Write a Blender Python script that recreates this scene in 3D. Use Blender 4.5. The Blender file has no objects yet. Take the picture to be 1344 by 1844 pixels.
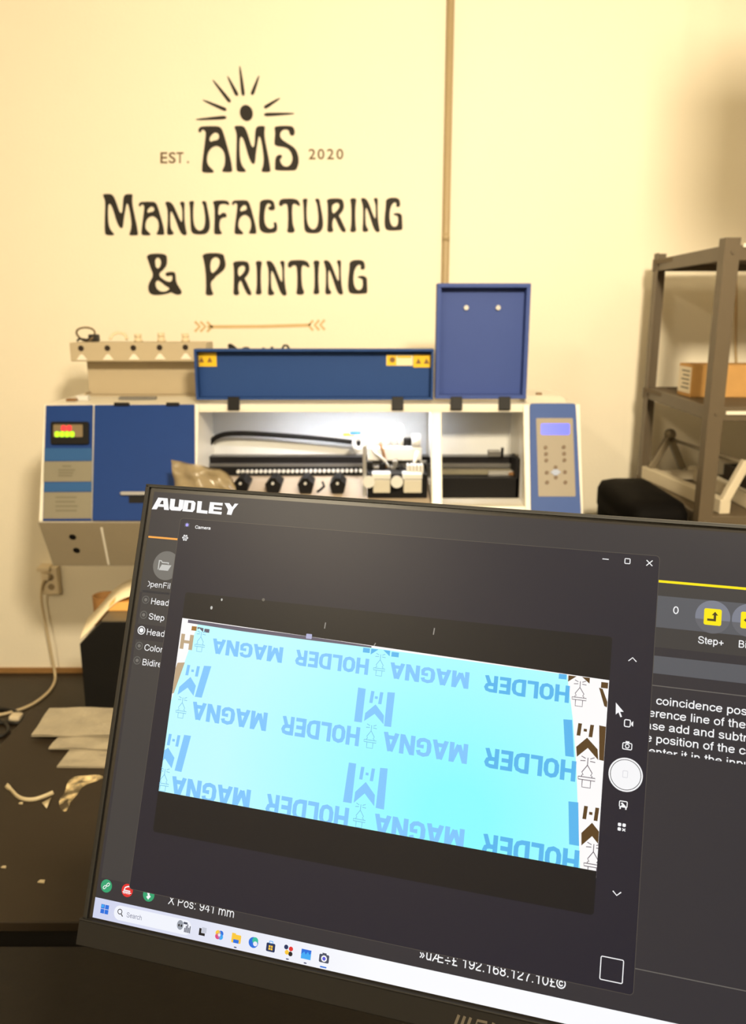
import bpy, bmesh, math, random
from mathutils import Vector, Matrix
random.seed(7)
C = bpy.context.scene.collection
SC = bpy.context.scene

# ------------------------------------------------------------------ camera
F = 1472.8                      # focal length in pixels of the 1344x1844 frame
PITCH = math.radians(13.8)
EYE = Vector((0.0, 0.0, 1.53))
WALL_Y = 3.302
cd = bpy.data.cameras.new('camera'); cam = bpy.data.objects.new('camera', cd); C.objects.link(cam)
cd.sensor_fit = 'VERTICAL'; cd.sensor_height = 36.0; cd.lens = 36.0 * F / 1844.0
cam.location = EYE; cam.rotation_euler = (math.pi/2 - PITCH, 0, 0)
cd.clip_start = 0.02; cd.clip_end = 50
cd.dof.use_dof = True; cd.dof.focus_distance = 0.56; cd.dof.aperture_fstop = 12.0
SC.camera = cam

# ------------------------------------------------------------------ world, exposure, lights
SC.view_settings.view_transform = 'Standard'; SC.view_settings.look = 'None'
SC.view_settings.exposure = 0.0; SC.view_settings.gamma = 1.0; SC.view_settings.use_curve_mapping = False
SC.cycles.use_denoising = True
SC.cycles.max_bounces = 8; SC.cycles.diffuse_bounces = 4; SC.cycles.caustics_reflective = False; SC.cycles.caustics_refractive = False
w = bpy.data.worlds.new('world'); SC.world = w; w.use_nodes = True
w.node_tree.nodes['Background'].inputs[0].default_value = (1.0, 0.8, 0.5, 1); w.node_tree.nodes['Background'].inputs[1].default_value = 0.02

WARM = (1.0, 0.85, 0.60)
def area(name, loc, size, power, color=WARM, target=None, spread=math.pi):
    l = bpy.data.lights.new(name, 'AREA'); l.shape = 'RECTANGLE'; l.size, l.size_y = size
    l.energy = power; l.color = color; l.spread = spread
    o = bpy.data.objects.new(name, l); C.objects.link(o); o.location = loc
    d = Vector(target) - Vector(loc) if target else Vector((0, 0, -1))
    o.rotation_euler = d.to_track_quat('-Z', 'Y').to_euler()
    return o
LAMP = Vector((0.50, -0.30, 2.62)); LAIM = Vector((0.50, 3.30, 1.85))
area('wall_washer_light', LAMP, (0.30, 0.24), 136, target=LAIM)
area('ceiling_lamp_light', (-1.75, -1.75, 3.06), (0.30, 1.20), 100)
area('ceiling_lamp_light', (1.95, 0.40, 3.06), (0.30, 0.90), 22)

# ------------------------------------------------------------------ materials
def lin(c): return tuple((v/255/12.92 if v/255 <= 0.04045 else ((v/255+0.055)/1.055)**2.4) for v in c)
def M(name, rgb, rough=0.5, metal=0.0, noise=0.0, nscale=20.0, bump=0.0, bscale=60.0, spec=0.5, emit=None, estr=1.0, alpha=1.0, trans=0.0, ior=1.45):
    m = bpy.data.materials.new(name); m.use_nodes = True; nt = m.node_tree; b = nt.nodes['Principled BSDF']
    col = lin(rgb) + (1,)
    b.inputs['Base Color'].default_value = col; b.inputs['Roughness'].default_value = rough
    b.inputs['Metallic'].default_value = metal; b.inputs['Specular IOR Level'].default_value = spec
    b.inputs['Alpha'].default_value = alpha; b.inputs['Transmission Weight'].default_value = trans; b.inputs['IOR'].default_value = ior
    if emit:
        b.inputs['Emission Color'].default_value = lin(emit) + (1,); b.inputs['Emission Strength'].default_value = estr
    if noise or bump:
        tc = nt.nodes.new('ShaderNodeTexCoord')
    if noise:
        n = nt.nodes.new('ShaderNodeTexNoise'); n.inputs['Scale'].default_value = nscale; n.inputs['Detail'].default_value = 5
        nt.links.new(tc.outputs['Object'], n.inputs['Vector'])
        r = nt.nodes.new('ShaderNodeMix'); r.data_type = 'RGBA'
        r.inputs[6].default_value = tuple(max(0, v*(1-noise)) for v in col[:3]) + (1,)
        r.inputs[7].default_value = tuple(min(1, v*(1+noise)) for v in col[:3]) + (1,)
        nt.links.new(n.outputs['Fac'], r.inputs[0]); nt.links.new(r.outputs[2], b.inputs['Base Color'])
    if bump:
        n2 = nt.nodes.new('ShaderNodeTexNoise'); n2.inputs['Scale'].default_value = bscale; n2.inputs['Detail'].default_value = 4
        nt.links.new(tc.outputs['Object'], n2.inputs['Vector'])
        bp = nt.nodes.new('ShaderNodeBump'); bp.inputs['Strength'].default_value = bump; bp.inputs['Distance'].default_value = 0.01
        nt.links.new(n2.outputs['Fac'], bp.inputs['Height']); nt.links.new(bp.outputs['Normal'], b.inputs['Normal'])
    return m
def E(name, rgb, refl=0.35):           # a lit patch of the display under its anti-glare coat
    return M('display_' + name, (4, 4, 4), rough=refl, emit=rgb, spec=0.25)

# ------------------------------------------------------------------ mesh helpers
class MB:
    def __init__(s): s.v = []; s.f = []
    def add(s, vs, fs):
        k = len(s.v); s.v += [Vector(p) for p in vs]; s.f += [tuple(i + k for i in f) for f in fs]; return s
    def box(s, lo, hi):
        x0, y0, z0 = lo; x1, y1, z1 = hi
        return s.add([(x0,y0,z0),(x1,y0,z0),(x1,y1,z0),(x0,y1,z0),(x0,y0,z1),(x1,y0,z1),(x1,y1,z1),(x0,y1,z1)],
                     [(0,3,2,1),(4,5,6,7),(0,1,5,4),(1,2,6,5),(2,3,7,6),(3,0,4,7)])
    def prism(s, pts, vec):
        n = len(pts); vec = Vector(vec); a = [Vector(p) for p in pts]
        return s.add(a + [p + vec for p in a], [tuple(range(n)), tuple(range(2*n-1, n-1, -1))] + [(i, n+i, n+(i+1) % n, (i+1) % n) for i in range(n)])
    def bar(s, a, b, wx, wy, up=(0, 0, 1)):    # rectangular bar from a to b
        a = Vector(a); b = Vector(b); d = (b - a).normalized(); u = Vector(up)
        if abs(d.dot(u)) > 0.99: u = Vector((0, 1, 0))
        sx = d.cross(u).normalized(); sy = sx.cross(d).normalized()
        q = [a + sx*i*wx/2 + sy*j*wy/2 for i, j in ((-1,-1),(1,-1),(1,1),(-1,1))]
        return s.prism(q, b - a)
    def tube(s, path, r, n=10, closed=False):
        P = [Vector(p) for p in path]; m = len(P); rs = r if isinstance(r, (list, tuple)) else [r]*m
        rings = []; prev = None
        for i in range(m):
            t = (P[(i+1) % m if closed else min(i+1, m-1)] - P[(i-1) % m if closed else max(i-1, 0)]).normalized()
            if prev is None:
                u = t.orthogonal().normalized()
            else:
                u = (prev - t*prev.dot(t)).normalized()
            prev = u; v = t.cross(u)
            rings.append([P[i] + rs[i]*(u*math.cos(2*math.pi*k/n) + v*math.sin(2*math.pi*k/n)) for k in range(n)])
        vs = [p for g in rings for p in g]; fs = []
        for i in range(m if closed else m-1):
            j = (i+1) % m
            for k in range(n): fs.append((i*n+k, i*n+(k+1) % n, j*n+(k+1) % n, j*n+k))
        if not closed: fs += [tuple(range(n-1, -1, -1)), tuple((m-1)*n+k for k in range(n))]
        return s.add(vs, fs)
    def cyl(s, a, b, r, n=20, r2=None): return s.tube([a, b], [r, r if r2 is None else r2], n)
    def ball(s, c, r, n=12, sq=(1, 1, 1)):
        c = Vector(c); vs = []; fs = []; k = n//2
        for i in range(1, k):
            for j in range(n):
                th = math.pi*i/k; ph = 2*math.pi*j/n
                vs.append(c + Vector((r*sq[0]*math.sin(th)*math.cos(ph), r*sq[1]*math.sin(th)*math.sin(ph), r*sq[2]*math.cos(th))))
        vs += [c + Vector((0,0,r*sq[2])), c - Vector((0,0,r*sq[2]))]; t = len(vs)-2
        for i in range(k-2):
            for j in range(n): fs.append((i*n+j, (i+1)*n+j, (i+1)*n+(j+1) % n, i*n+(j+1) % n))
        for j in range(n): fs.append((t, j, (j+1) % n)); fs.append((t+1, (k-2)*n+(j+1) % n, (k-2)*n+j))
        return s.add(vs, fs)
    def grid(s, fn, nu, nv, thick=None):
        vs = [fn(i/nu, j/nv) for j in range(nv+1) for i in range(nu+1)]
        fs = [(j*(nu+1)+i, j*(nu+1)+i+1, (j+1)*(nu+1)+i+1, (j+1)*(nu+1)+i) for j in range(nv) for i in range(nu)]
        return s.add(vs, fs)

WM = {}
def setp(o, label=None, cat=None, group=None, kind=None):
    if label: o['label'] = label
    if cat: o['category'] = cat
    if group: o['group'] = group
    if kind: o['kind'] = kind
    return o
def thing(name, loc, label, cat, group=None):
    o = bpy.data.objects.new(name, None); C.objects.link(o); o.location = loc; o.empty_display_size = 0.05
    WM[o] = Vector(loc); return setp(o, label, cat, group)
def obj(name, mb, mat, parent=None, smooth=False, bevel=0.0, origin=None, solid=0.0, subsurf=0, label=None, cat=None, group=None, kind=None):
    off = WM[parent] if parent else Vector(origin) if origin is not None else Vector((0, 0, 0))
    me = bpy.data.meshes.new(name); me.from_pydata([p - off for p in mb.v], [], mb.f)
    bm = bmesh.new(); bm.from_mesh(me); bmesh.ops.recalc_face_normals(bm, faces=bm.faces); bm.to_mesh(me); bm.free()
    me.materials.append(mat)
    if smooth:
        for p in me.polygons: p.use_smooth = True
    o = bpy.data.objects.new(name, me); C.objects.link(o)
    if parent: o.parent = parent; WM[o] = off
    else: o.location = off; WM[o] = off
    if solid: q = o.modifiers.new('solid', 'SOLIDIFY'); q.thickness = solid; q.offset = 0
    if bevel:
        q = o.modifiers.new('bevel', 'BEVEL'); q.width = bevel; q.segments = 2; q.limit_method = 'ANGLE'; q.angle_limit = math.radians(40)
    if subsurf: q = o.modifiers.new('sub', 'SUBSURF'); q.levels = subsurf; q.render_levels = subsurf
    return setp(o, label, cat, group, kind)
def solo(name, mb, mat, label, cat, group=None, **k):     # a thing that is one mesh, its origin at its base
    xs = [p.x for p in mb.v]; ys = [p.y for p in mb.v]; zs = [p.z for p in mb.v]
    o = ((min(xs)+max(xs))/2, (min(ys)+max(ys))/2, min(zs))
    return obj(name, mb, mat, origin=o, label=label, cat=cat, group=group, **k)

def fill2d(loops, extrude=0.0):
    cu = bpy.data.curves.new('tmp', 'CURVE'); cu.dimensions = '2D'; cu.fill_mode = 'BOTH'; cu.extrude = extrude
    for lp in loops:
        sp = cu.splines.new('POLY'); sp.points.add(len(lp)-1); sp.use_cyclic_u = True
        for q, (x, y) in zip(sp.points, lp): q.co = (x, y, 0, 1)
    return conv(cu)
def conv(cu):
    ob = bpy.data.objects.new('tmp', cu); me = bpy.data.meshes.new_from_object(ob)
    vs = [v.co.copy() for v in me.vertices]; fs = [tuple(p.vertices) for p in me.polygons]
    bpy.data.objects.remove(ob); bpy.data.curves.remove(cu); bpy.data.meshes.remove(me)
    return vs, fs
def text2d(s, bold=0.0, extrude=0.0, space=1.0):
    cu = bpy.data.curves.new('tmp', 'FONT'); cu.body = s; cu.offset = bold; cu.resolution_u = 4; cu.fill_mode = 'BOTH'; cu.extrude = extrude
    cu.space_character = space; cu.size = 1.0
    return conv(cu)
def chaikin(lp, n=2):
    for _ in range(n):
        o = []
        for i in range(len(lp)):
            a = lp[i]; b = lp[(i+1) % len(lp)]
            o += [(a[0]*.75+b[0]*.25, a[1]*.75+b[1]*.25), (a[0]*.25+b[0]*.75, a[1]*.25+b[1]*.75)]
        lp = o
    return lp
def rrect(x0, y0, x1, y1, r, n=5):
    o = []
    for cx, cy, a in ((x1-r, y1-r, 0), (x0+r, y1-r, 90), (x0+r, y0+r, 180), (x1-r, y0+r, 270)):
        for k in range(n+1):
            t = math.radians(a + 90*k/n); o.append((cx + r*math.cos(t), cy + r*math.sin(t)))
    return o
def rect(x0, y0, x1, y1): return [(x0,y0),(x1,y0),(x1,y1),(x0,y1)]
def circ(x, y, r, n=28, ry=None): return [(x+r*math.cos(2*math.pi*k/n), y+(ry or r)*math.sin(2*math.pi*k/n)) for k in range(n)]
def stroke(pts, wd):
    """outline of an open polyline with width(s) wd"""
    ws = wd if isinstance(wd, (list, tuple)) else [wd]*len(pts); L = []; R = []
    for i, (x, y) in enumerate(pts):
        a = pts[max(i-1, 0)]; b = pts[min(i+1, len(pts)-1)]; dx, dy = b[0]-a[0], b[1]-a[1]; l = math.hypot(dx, dy) or 1
        nx, ny = -dy/l*ws[i]/2, dx/l*ws[i]/2; L.append((x+nx, y+ny)); R.append((x-nx, y-ny))
    return L + R[::-1]

# sight lines: a pixel of the 1344x1844 photograph as a point on a given upright plane / height
CP, SP = math.cos(PITCH), math.sin(PITCH)
def ray(x, y):
    a = (x-672)/F; b = (y-922)/F
    return Vector((a, CP - b*SP, -b*CP - SP))
def at(x, y, Y): d = ray(x, y); return EYE + d*(Y/d.y)
def atz(x, y, Z): d = ray(x, y); return EYE + d*((Z-EYE.z)/d.z)
def slab(mb, x0, y0, x1, y1, Y, depth):      # box whose front face covers those pixels on plane Y
    a = at(x0, (y0+y1)/2, Y); b = at(x1, (y0+y1)/2, Y); t = at(x0, y0, Y).z; u = at(x0, y1, Y).z
    return mb.box((a.x, Y, u), (b.x, Y+depth, t))

# ================================================================== THE ROOM
m_wall = M('painted_wall', (238, 229, 209), rough=0.6, noise=0.025, nscale=1.5, bump=0.08, bscale=90)
m_ceil = M('ceiling_paint', (225, 220, 205), rough=0.8, noise=0.02)
m_floor = M('stained_concrete', (40, 30, 18), rough=0.45, noise=0.35, nscale=5, bump=0.05)
m_base = M('baseboard_wood', (150, 112, 66), rough=0.5, noise=0.25, nscale=14)
XL, XR, YF, ZC = -3.0, 3.2, -3.0, 3.1
obj('floor', MB().box((XL, YF, -0.1), (XR, WALL_Y, 0)), m_floor, kind='structure')
obj('ceiling', MB().box((XL, YF, ZC), (XR, WALL_Y, ZC+0.1)), m_ceil, kind='structure')
obj('wall_back', MB().box((XL-0.1, WALL_Y, 0), (XR+0.1, WALL_Y+0.1, ZC)), m_wall, kind='structure')
obj('wall_front', MB().box((XL-0.1, YF-0.1, 0), (XR+0.1, YF, ZC)), m_wall, kind='structure')
obj('wall_left', MB().box((XL-0.1, YF, 0), (XL, WALL_Y, ZC)), m_wall, kind='structure')
obj('wall_right', MB().box((XR, YF, 0), (XR+0.1, WALL_Y, ZC)), m_wall, kind='structure')
obj('baseboard_back', MB().box((XL, WALL_Y-0.012, 0), (XR, WALL_Y, 0.022)), m_base, kind='structure')

m_lampframe = M('lamp_housing', (225, 222, 214), rough=0.4, metal=0.2)
m_lampdiff = M('lamp_diffuser', (250, 246, 235), rough=0.5, emit=(255, 232, 190), estr=1.2)
for (lx, ly, sx, sy, lb) in ((-1.75, -1.75, .30, 1.20, 'long ceiling lamp behind the camera on the left side'), (1.95, 0.40, .30, .90, 'ceiling lamp on the right side nearest the shelf')):
    t = thing('ceiling_lamp', (lx, ly, ZC-0.035), lb, 'lamp')
    a, b = sx/2+.03, sy/2+.03
    fr = MB(); fr.box((lx-a, ly-b, ZC-.035), (lx+a, ly-b+.02, ZC)); fr.box((lx-a, ly+b-.02, ZC-.035), (lx+a, ly+b, ZC))
    fr.box((lx-a, ly-b+.02, ZC-.035), (lx-a+.02, ly+b-.02, ZC)); fr.box((lx+a-.02, ly-b+.02, ZC-.035), (lx+a, ly+b-.02, ZC))
    obj('lamp_frame', fr, m_lampframe, t)
    obj('lamp_diffuser', MB().box((lx-sx/2, ly-sy/2, ZC-.025), (lx+sx/2, ly+sy/2, ZC-.012)), m_lampdiff, t)

# tilted lamp that washes the lettered wall
d = (LAIM - LAMP).normalized(); sx = Vector((1, 0, 0)); sz = sx.cross(d)
wl = thing('wall_washer_lamp', LAMP + Vector((0, 0, .2)), 'tilted black lamp under the ceiling aimed at the lettered wall', 'lamp')
m_lampblk = M('lamp_black', (30, 28, 26), rough=0.5)
hb = MB(); q = lambda a, b, c: LAMP + sx*a + sz*b + d*c
for (a0, a1, b0, b1, c0, c1) in ((-.24, .24, -.15, .15, -.09, -.07), (-.24, -.22, -.15, .15, -.07, .02), (.22, .24, -.15, .15, -.07, .02), (-.22, .22, -.15, -.13, -.07, .02), (-.22, .22, .13, .15, -.07, .02)):
    hb.add([q(a, b, c) for c in (c0, c1) for a, b in ((a0, b0), (a1, b0), (a1, b1), (a0, b1))], [(0,3,2,1),(4,5,6,7),(0,1,5,4),(1,2,6,5),(2,3,7,6),(3,0,4,7)])
obj('lamp_housing', hb, m_lampblk, wl)
obj('lamp_diffuser', MB().add([q(a, b, -.02) for a, b in ((-.22, -.13), (.22, -.13), (.22, .13), (-.22, .13))] + [q(a, b, -.03) for a, b in ((-.22, -.13), (.22, -.13), (.22, .13), (-.22, .13))], [(0,1,2,3),(7,6,5,4),(0,4,5,1),(1,5,6,2),(2,6,7,3),(3,7,4,0)]), m_lampdiff, wl)
for a in (-.16, .16): obj('lamp_rod', MB().cyl(q(a, 0, -.08), Vector((LAMP.x+a, q(a, 0, -.08).y, ZC)), .008, 10), m_lampblk, wl)

# conduit running up the wall
m_cond = M('conduit_paint', (172, 152, 118), rough=0.5, noise=0.05)
x0 = at(806, 300, WALL_Y-.014).x
t = thing('conduit_pipe', (x0, WALL_Y-.014, 0), 'thin beige conduit pipe running straight up the back wall beside the lettering', 'pipe')
obj('pipe', MB().cyl((x0, WALL_Y-.014, 0.0), (x0, WALL_Y-.014, ZC), 0.0140, 14), m_cond, t, smooth=True)
zc = at(806, 428, WALL_Y).z
obj('coupling', MB().cyl((x0, WALL_Y-.0155, zc-.014), (x0, WALL_Y-.0155, zc+.014), 0.0142, 14), m_cond, t, smooth=True)
for zz in (0.9,):
    obj('strap', MB().box((x0-.03, WALL_Y-.004, zz-.009), (x0+.03, WALL_Y, zz+.009)).box((x0-.0145, WALL_Y-.030, zz-.009), (x0+.0145, WALL_Y-.004, zz+.009)), m_cond, t, bevel=.003)

# ------------------------------------------------------------------ wall lettering
m_ink = M('black_wall_paint', (30, 24, 17), rough=0.7, noise=0.1)
m_ink2 = M('brown_wall_paint', (96, 74, 44), rough=0.7)
m_tan = M('tan_wall_paint', (206, 178, 132), rough=0.7, noise=0.08)
sign = thing('wall_lettering', at(470, 560, WALL_Y), 'black painted shop lettering with a rising sun on the cream back wall', 'wall sign')
def grow(loops, d):      # fatten a painted outline by d
    out = []
    for i, lp in enumerate(loops):
        ar = sum(a[0]*b[1]-b[0]*a[1] for a, b in zip(lp, lp[1:]+lp[:1])); s = (1 if ar > 0 else -1)*(1 if i == 0 else -1); o = []
        for k, (x, y) in enumerate(lp):
            a = lp[k-1]; b = lp[(k+1) % len(lp)]; dx, dy = b[0]-a[0], b[1]-a[1]; l = math.hypot(dx, dy) or 1
            o.append((x + s*d*dy/l, y - s*d*dx/l))
        out.append(o)
    return out
def wallmesh(loops, thick=0.0015):
    vs, fs = fill2d(loops, 0.5); mb = MB()
    mb.add([at(v.x, v.y, WALL_Y - 0.0004 - thick*(v.z+0.5)) for v in vs], fs); return mb
def zz3(p): return (350+p[0]/6.4, 100+p[1]/6.4)
def zz4(p): return (170+p[0]/4.8, 330+p[1]/4.8)
def zz5(p): return (430+p[0]/4.3355, 330+p[1]/4.3355)
GA = [[(50,855),(65,830),(100,820),(200,818),(285,820),(315,850),(340,920),(365,1010),(395,1120),(420,1220),(434,1318),(430,1340),(330,1337),(326,1325),(355,1270),(362,1200),(355,1130),(330,1080),(290,1045),(250,1035),(200,1055),(165,1095),(145,1150),(140,1210),(150,1255),(180,1295),(222,1332),(215,1347),(100,1344),(92,1322),(100,1220),(115,1100),(128,1000),(138,900),(135,875),(110,850),(85,850),(72,880),(55,882)],
      [(205,900),(240,880),(275,890),(292,925),(290,955),(265,980),(225,985),(190,1000),(172,985),(172,945)]]
GM = [[(468,815),(560,813),(590,850),(620,930),(645,1020),(665,1060),(692,1060),(702,1000),(706,900),(712,850),(730,818),(807,815),(809,830),(803,900),(815,1000),(840,1120),(860,1220),(874,1320),(872,1338),(783,1338),(780,1325),(800,1270),(806,1200),(800,1120),(785,1020),(770,950),(750,920),(735,940),(722,1020),(705,1130),(698,1210),(690,1245),(672,1245),(645,1200),(620,1130),(600,1050),(575,970),(550,930),(530,935),(520,960),(516,1050),(520,1150),(528,1220),(550,1280),(592,1327),(585,1338),(500,1335),(490,1300),(488,1200),(492,1050),(495,920),(485,870),(470,835)]]
GS = [[(930,818),(1112,813),(1142,835),(1154,870),(1152,908),(1130,922),(1106,908),(1100,870),(1080,850),(1040,845),(1000,865),(982,905),(990,950),(1030,990),(1090,1025),(1145,1060),(1180,1110),(1200,1180),(1198,1250),(1175,1308),(1150,1322),(938,1320),(935,1300),(938,1200),(950,1165),(975,1148),(998,1148),(1012,1165),(985,1190),(985,1220),(1005,1260),(1040,1285),(1080,1285),(1115,1260),(1138,1210),(1135,1150),(1110,1095),(1070,1060),(1010,1045),(960,1040),(928,1025),(930,980),(938,900),(932,850)]]
GN = [[(612,162),(655,163),(682,195),(707,250),(732,310),(752,340),(763,335),(765,280),(762,210),(738,163),(774,161),(777,180),(774,250),(777,330),(787,400),(800,443),(768,447),(743,415),(718,350),(688,270),(663,230),(652,260),(652,330),(657,400),(692,437),(640,446),(630,430),(638,350),(638,240),(628,200)]]
GU = [[(820,158),(862,156),(854,185),(850,250),(852,330),(867,385),(900,416),(938,408),(958,370),(963,310),(956,240),(948,190),(928,158),(964,156),(970,200),(987,280),(997,350),(992,402),(966,434),(920,440),(868,437),(843,422),(836,380),(833,280),(830,200)]]
GF = [[(1023,153),(1147,150),(1167,180),(1155,187),(1135,174),(1087,177),(1072,200),(1067,260),(1074,280),(1090,275),(1110,256),(1137,263),(1142,292),(1115,292),(1092,302),(1080,330),(1077,380),(1087,415),(1107,437),(1043,439),(1038,420),(1043,330),(1043,230),(1038,185)]]
GC = [[(168,133),(266,128),(282,190),(277,207),(245,210),(230,190),(260,178),(248,157),(225,152),(207,180),(197,240),(197,300),(212,340),(240,360),(270,353),(283,335),(273,308),(292,306),(299,345),(292,380),(230,387),(183,380),(163,345),(161,270),(168,190)]]
GT = [[(323,135),(345,123),(455,123),(477,165),(472,177),(445,157),(422,157),(414,185),(414,260),(420,330),(442,382),(378,384),(388,350),(390,250),(386,180),(378,157),(350,157),(330,180),(316,165)]]
GR = [[(688,123),(802,120),(817,150),(820,190),(802,227),(777,250),(792,275),(817,330),(840,377),(810,380),(783,330),(758,270),(745,264),(730,290),(727,340),(740,377),(693,380),(698,330),(700,230),(698,160)], [(735,160),(772,145),(792,165),(787,195),(763,225),(740,243),(727,225),(724,185)]]
GI = [[(870,120),(920,120),(910,160),(906,250),(910,340),(917,377),(870,380),(882,340),(884,250),(882,160)]]
GG = [[(1153,118),(1250,114),(1260,165),(1254,184),(1230,180),(1238,160),(1225,144),(1202,152),(1182,190),(1174,250),(1180,310),(1202,343),(1230,343),(1248,320),(1250,272),(1243,252),(1198,240),(1272,233),(1274,300),(1277,355),(1267,364),(1165,367),(1143,345),(1143,260),(1153,180)]]
GP = [[(933,608),(1110,606),(1122,650),(1134,700),(1122,742),(1082,777),(1047,802),(1027,830),(1007,847),(1002,880),(1012,930),(1032,964),(963,967),(970,920),(968,800),(960,720),(948,660)], [(1007,660),(1040,632),(1078,642),(1092,680),(1078,728),(1040,772),(1017,782),(1002,760),(997,710)]]
GAMP = [[(448,613),(617,610),(627,660),(622,710),(592,747),(562,772),(557,800),(582,825),(620,850),(655,858),(676,843),(680,802),(665,792),(640,802),(620,797),(618,773),(692,766),(700,800),(702,850),(722,890),(754,937),(747,957),(715,962),(680,947),(665,937),(630,952),(560,964),(500,962),(473,937),(468,890),(483,850),(508,810),(510,780),(493,740),(473,680)], [(520,660),(545,635),(573,650),(583,690),(568,730),(545,743),(525,720)], [(522,860),(545,832),(580,852),(620,887),(653,902),(648,925),(610,943),(565,938),(532,910)]]
def glyph(loops, zf, box=None, zb=None):
    xs = [p[0] for p in loops[0]]; ys = [p[1] for p in loops[0]]
    L = []
    for lp in loops:
        if box:      # stretch the glyph's box onto another box (zoom coordinates of zb)
            lp = [(box[0]+(p[0]-min(xs))/(max(xs)-min(xs))*(box[2]-box[0]), box[1]+(p[1]-min(ys))/(max(ys)-min(ys))*(box[3]-box[1])) for p in lp]
        L.append(chaikin([(zb or zf)(p) for p in lp], 2))
    obj('letter', wallmesh(grow(L, .9)), m_ink, sign)
glyph(GA, zz3); glyph(GM, zz3); glyph(GS, zz3)
glyph(GM, zz3, (78, 95, 374, 447), zz4); glyph(GA, zz3, (386, 163, 602, 447), zz4); glyph(GN, zz4); glyph(GU, zz4); glyph(GF, zz4)
glyph(GA, zz3, (1193, 150, 1398, 438), zz4); glyph(GC, zz5); glyph(GT, zz5); glyph(GU, zz4, (500, 122, 657, 388), zz5); glyph(GR, zz5); glyph(GI, zz5)
glyph(GN, zz4, (955, 117, 1102, 380), zz5); glyph(GG, zz5)
glyph(GAMP, zz4); glyph(GP, zz4); glyph(GR, zz5, (-45, 610, 102, 872), zz5); glyph(GI, zz5, (132, 610, 182, 868), zz5)
glyph(GN, zz4, (215, 608, 375, 875), zz5); glyph(GT, zz5, (385, 603, 552, 868), zz5); glyph(GI, zz5, (583, 606, 632, 865), zz5)
glyph(GN, zz4, (664, 603, 815, 868), zz5); glyph(GG, zz5, (858, 600, 1003, 862), zz5)
for a, b in (((370,712),(18,738)), ((370,628),(98,512)), ((415,538),(213,281)), ((497,463),(383,238)), ((566,463),(524,122)), ((664,453),(746,233)), ((807,602),(987,491)), ((806,681),(1153,668))):
    lp = stroke([zz3(a), zz3((a[0]*.7+b[0]*.3, a[1]*.7+b[1]*.3)), zz3(b)], [6.4, 6.2, 2.8])
    obj('sun_ray', wallmesh([chaikin(lp, 1)]), m_ink, sign)
obj('sun_disc', wallmesh([[zz3((600 + 76*math.cos(k/14*math.pi) + 8*math.sin(k/14*math.pi), 662 + 94*math.sin(k/14*math.pi))) for k in range(28)]]), m_ink, sign)
def walltext(s, x0, y0, x1, y1, mat, bold=0.0, tilt=0.0):
    n = len(s)
    vs, fs = text2d(s, bold, 0.5, 1.25)
    ax = [v.x for v in vs]; ay = [v.y for v in vs]; a0, a1, b0, b1 = min(ax), max(ax), min(ay), max(ay)
    mb = MB(); mb.add([at(x0+(v.x-a0)/(a1-a0)*(x1-x0), y1-(v.y-b0)/(b1-b0)*(y1-y0) + tilt*(v.x-a0)/(a1-a0), WALL_Y-.0004-.0015*(v.z+.5)) for v in vs], fs)
    return mb
for s, xs, y0, y1 in (('EST.', (289, 304, 318, 337), 274, 294), ('2020', (556, 572, 589, 606), 268, 287)):
    for k, ch in enumerate(s):
        wd = 12.5 if ch != '.' else 3.5
        obj('letter', walltext(ch, xs[k], (y0 if ch != '.' else y1-4), xs[k]+wd, y1, m_ink2, 0.012), m_ink2, sign)
obj('arrow_shaft', wallmesh([stroke([(374, 588.5), (470, 587.8), (560, 585.5)], 6.0)]), m_tan, sign)
for xx, dr, yy in ((352, 1, 588), (362, 1, 588.2), (374, 1, 588.5), (556, -1, 586), (567, -1, 585.5), (577, -1, 585)):
    obj('arrow_feather', wallmesh([stroke([(xx-1, yy-9), (xx+8*1, yy), (xx-1, yy+9)] if dr > 0 else [(xx+8, yy-9), (xx, yy), (xx+8, yy+9)], 4.5)]), m_tan, sign)
for lp in ([(410,620),(416,618),(424,624),(429,629),(428,655),(420,655),(418,630),(411,628)], [(434,628),(441,624),(452,626),(452,655),(434,655)], [(471,627),(475,625),(479,628),(479,655),(471,655)], [(486,627),(490,623),(494,627),(494,655),(486,655)]):
    obj('letter', wallmesh([chaikin(lp, 1)]), m_ink, sign)
obj('letter', wallmesh([stroke([(509, 655), (508, 628), (512, 622), (517, 622), (521, 628), (522, 655)], 4)]), m_ink, sign)

# ================================================================== THE PRINTER
m_white = M('printer_white_enamel', (226, 220, 206), rough=0.35, noise=0.02)
m_inner = M('printer_inner_white', (214, 214, 212), rough=0.5, noise=0.03)
m_skirt = M('printer_shaded_skirt', (146, 134, 112), rough=0.45, noise=0.04)  # darker than the white body: the undercut's shade is put into the colour
m_blue = M('printer_blue_enamel', (20, 54, 118), rough=0.5, noise=0.04, spec=0.2)
m_blue2 = M('printer_pale_blue', (60, 84, 144), rough=0.5, noise=0.03, spec=0.2)
m_lidblue = M('printer_lid_blue', (36, 66, 122), rough=0.5, noise=0.03, spec=0.2)
m_rlid = M('printer_side_lid_blue', (60, 78, 140), rough=0.5, noise=0.03, spec=0.2)
m_stripe = M('stripe_blue', (42, 84, 136), rough=0.5, spec=0.2)
m_label = M('grey_label', (122, 116, 98), rough=0.5, noise=0.05)
m_faint = M('faint_print', (104, 98, 80), rough=0.5)
m_blk = M('black_plastic', (14, 12, 12), rough=0.5, noise=0.1, spec=0.2)
m_blkm = M('black_anodised_metal', (30, 28, 30), rough=0.3, metal=0.4)
m_grey = M('grey_metal', (120, 118, 116), rough=0.35, metal=0.6)
m_silver = M('silver_metal', (190, 188, 184), rough=0.3, metal=0.7)
m_wplas = M('white_plastic', (205, 203, 198), rough=0.4)
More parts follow.
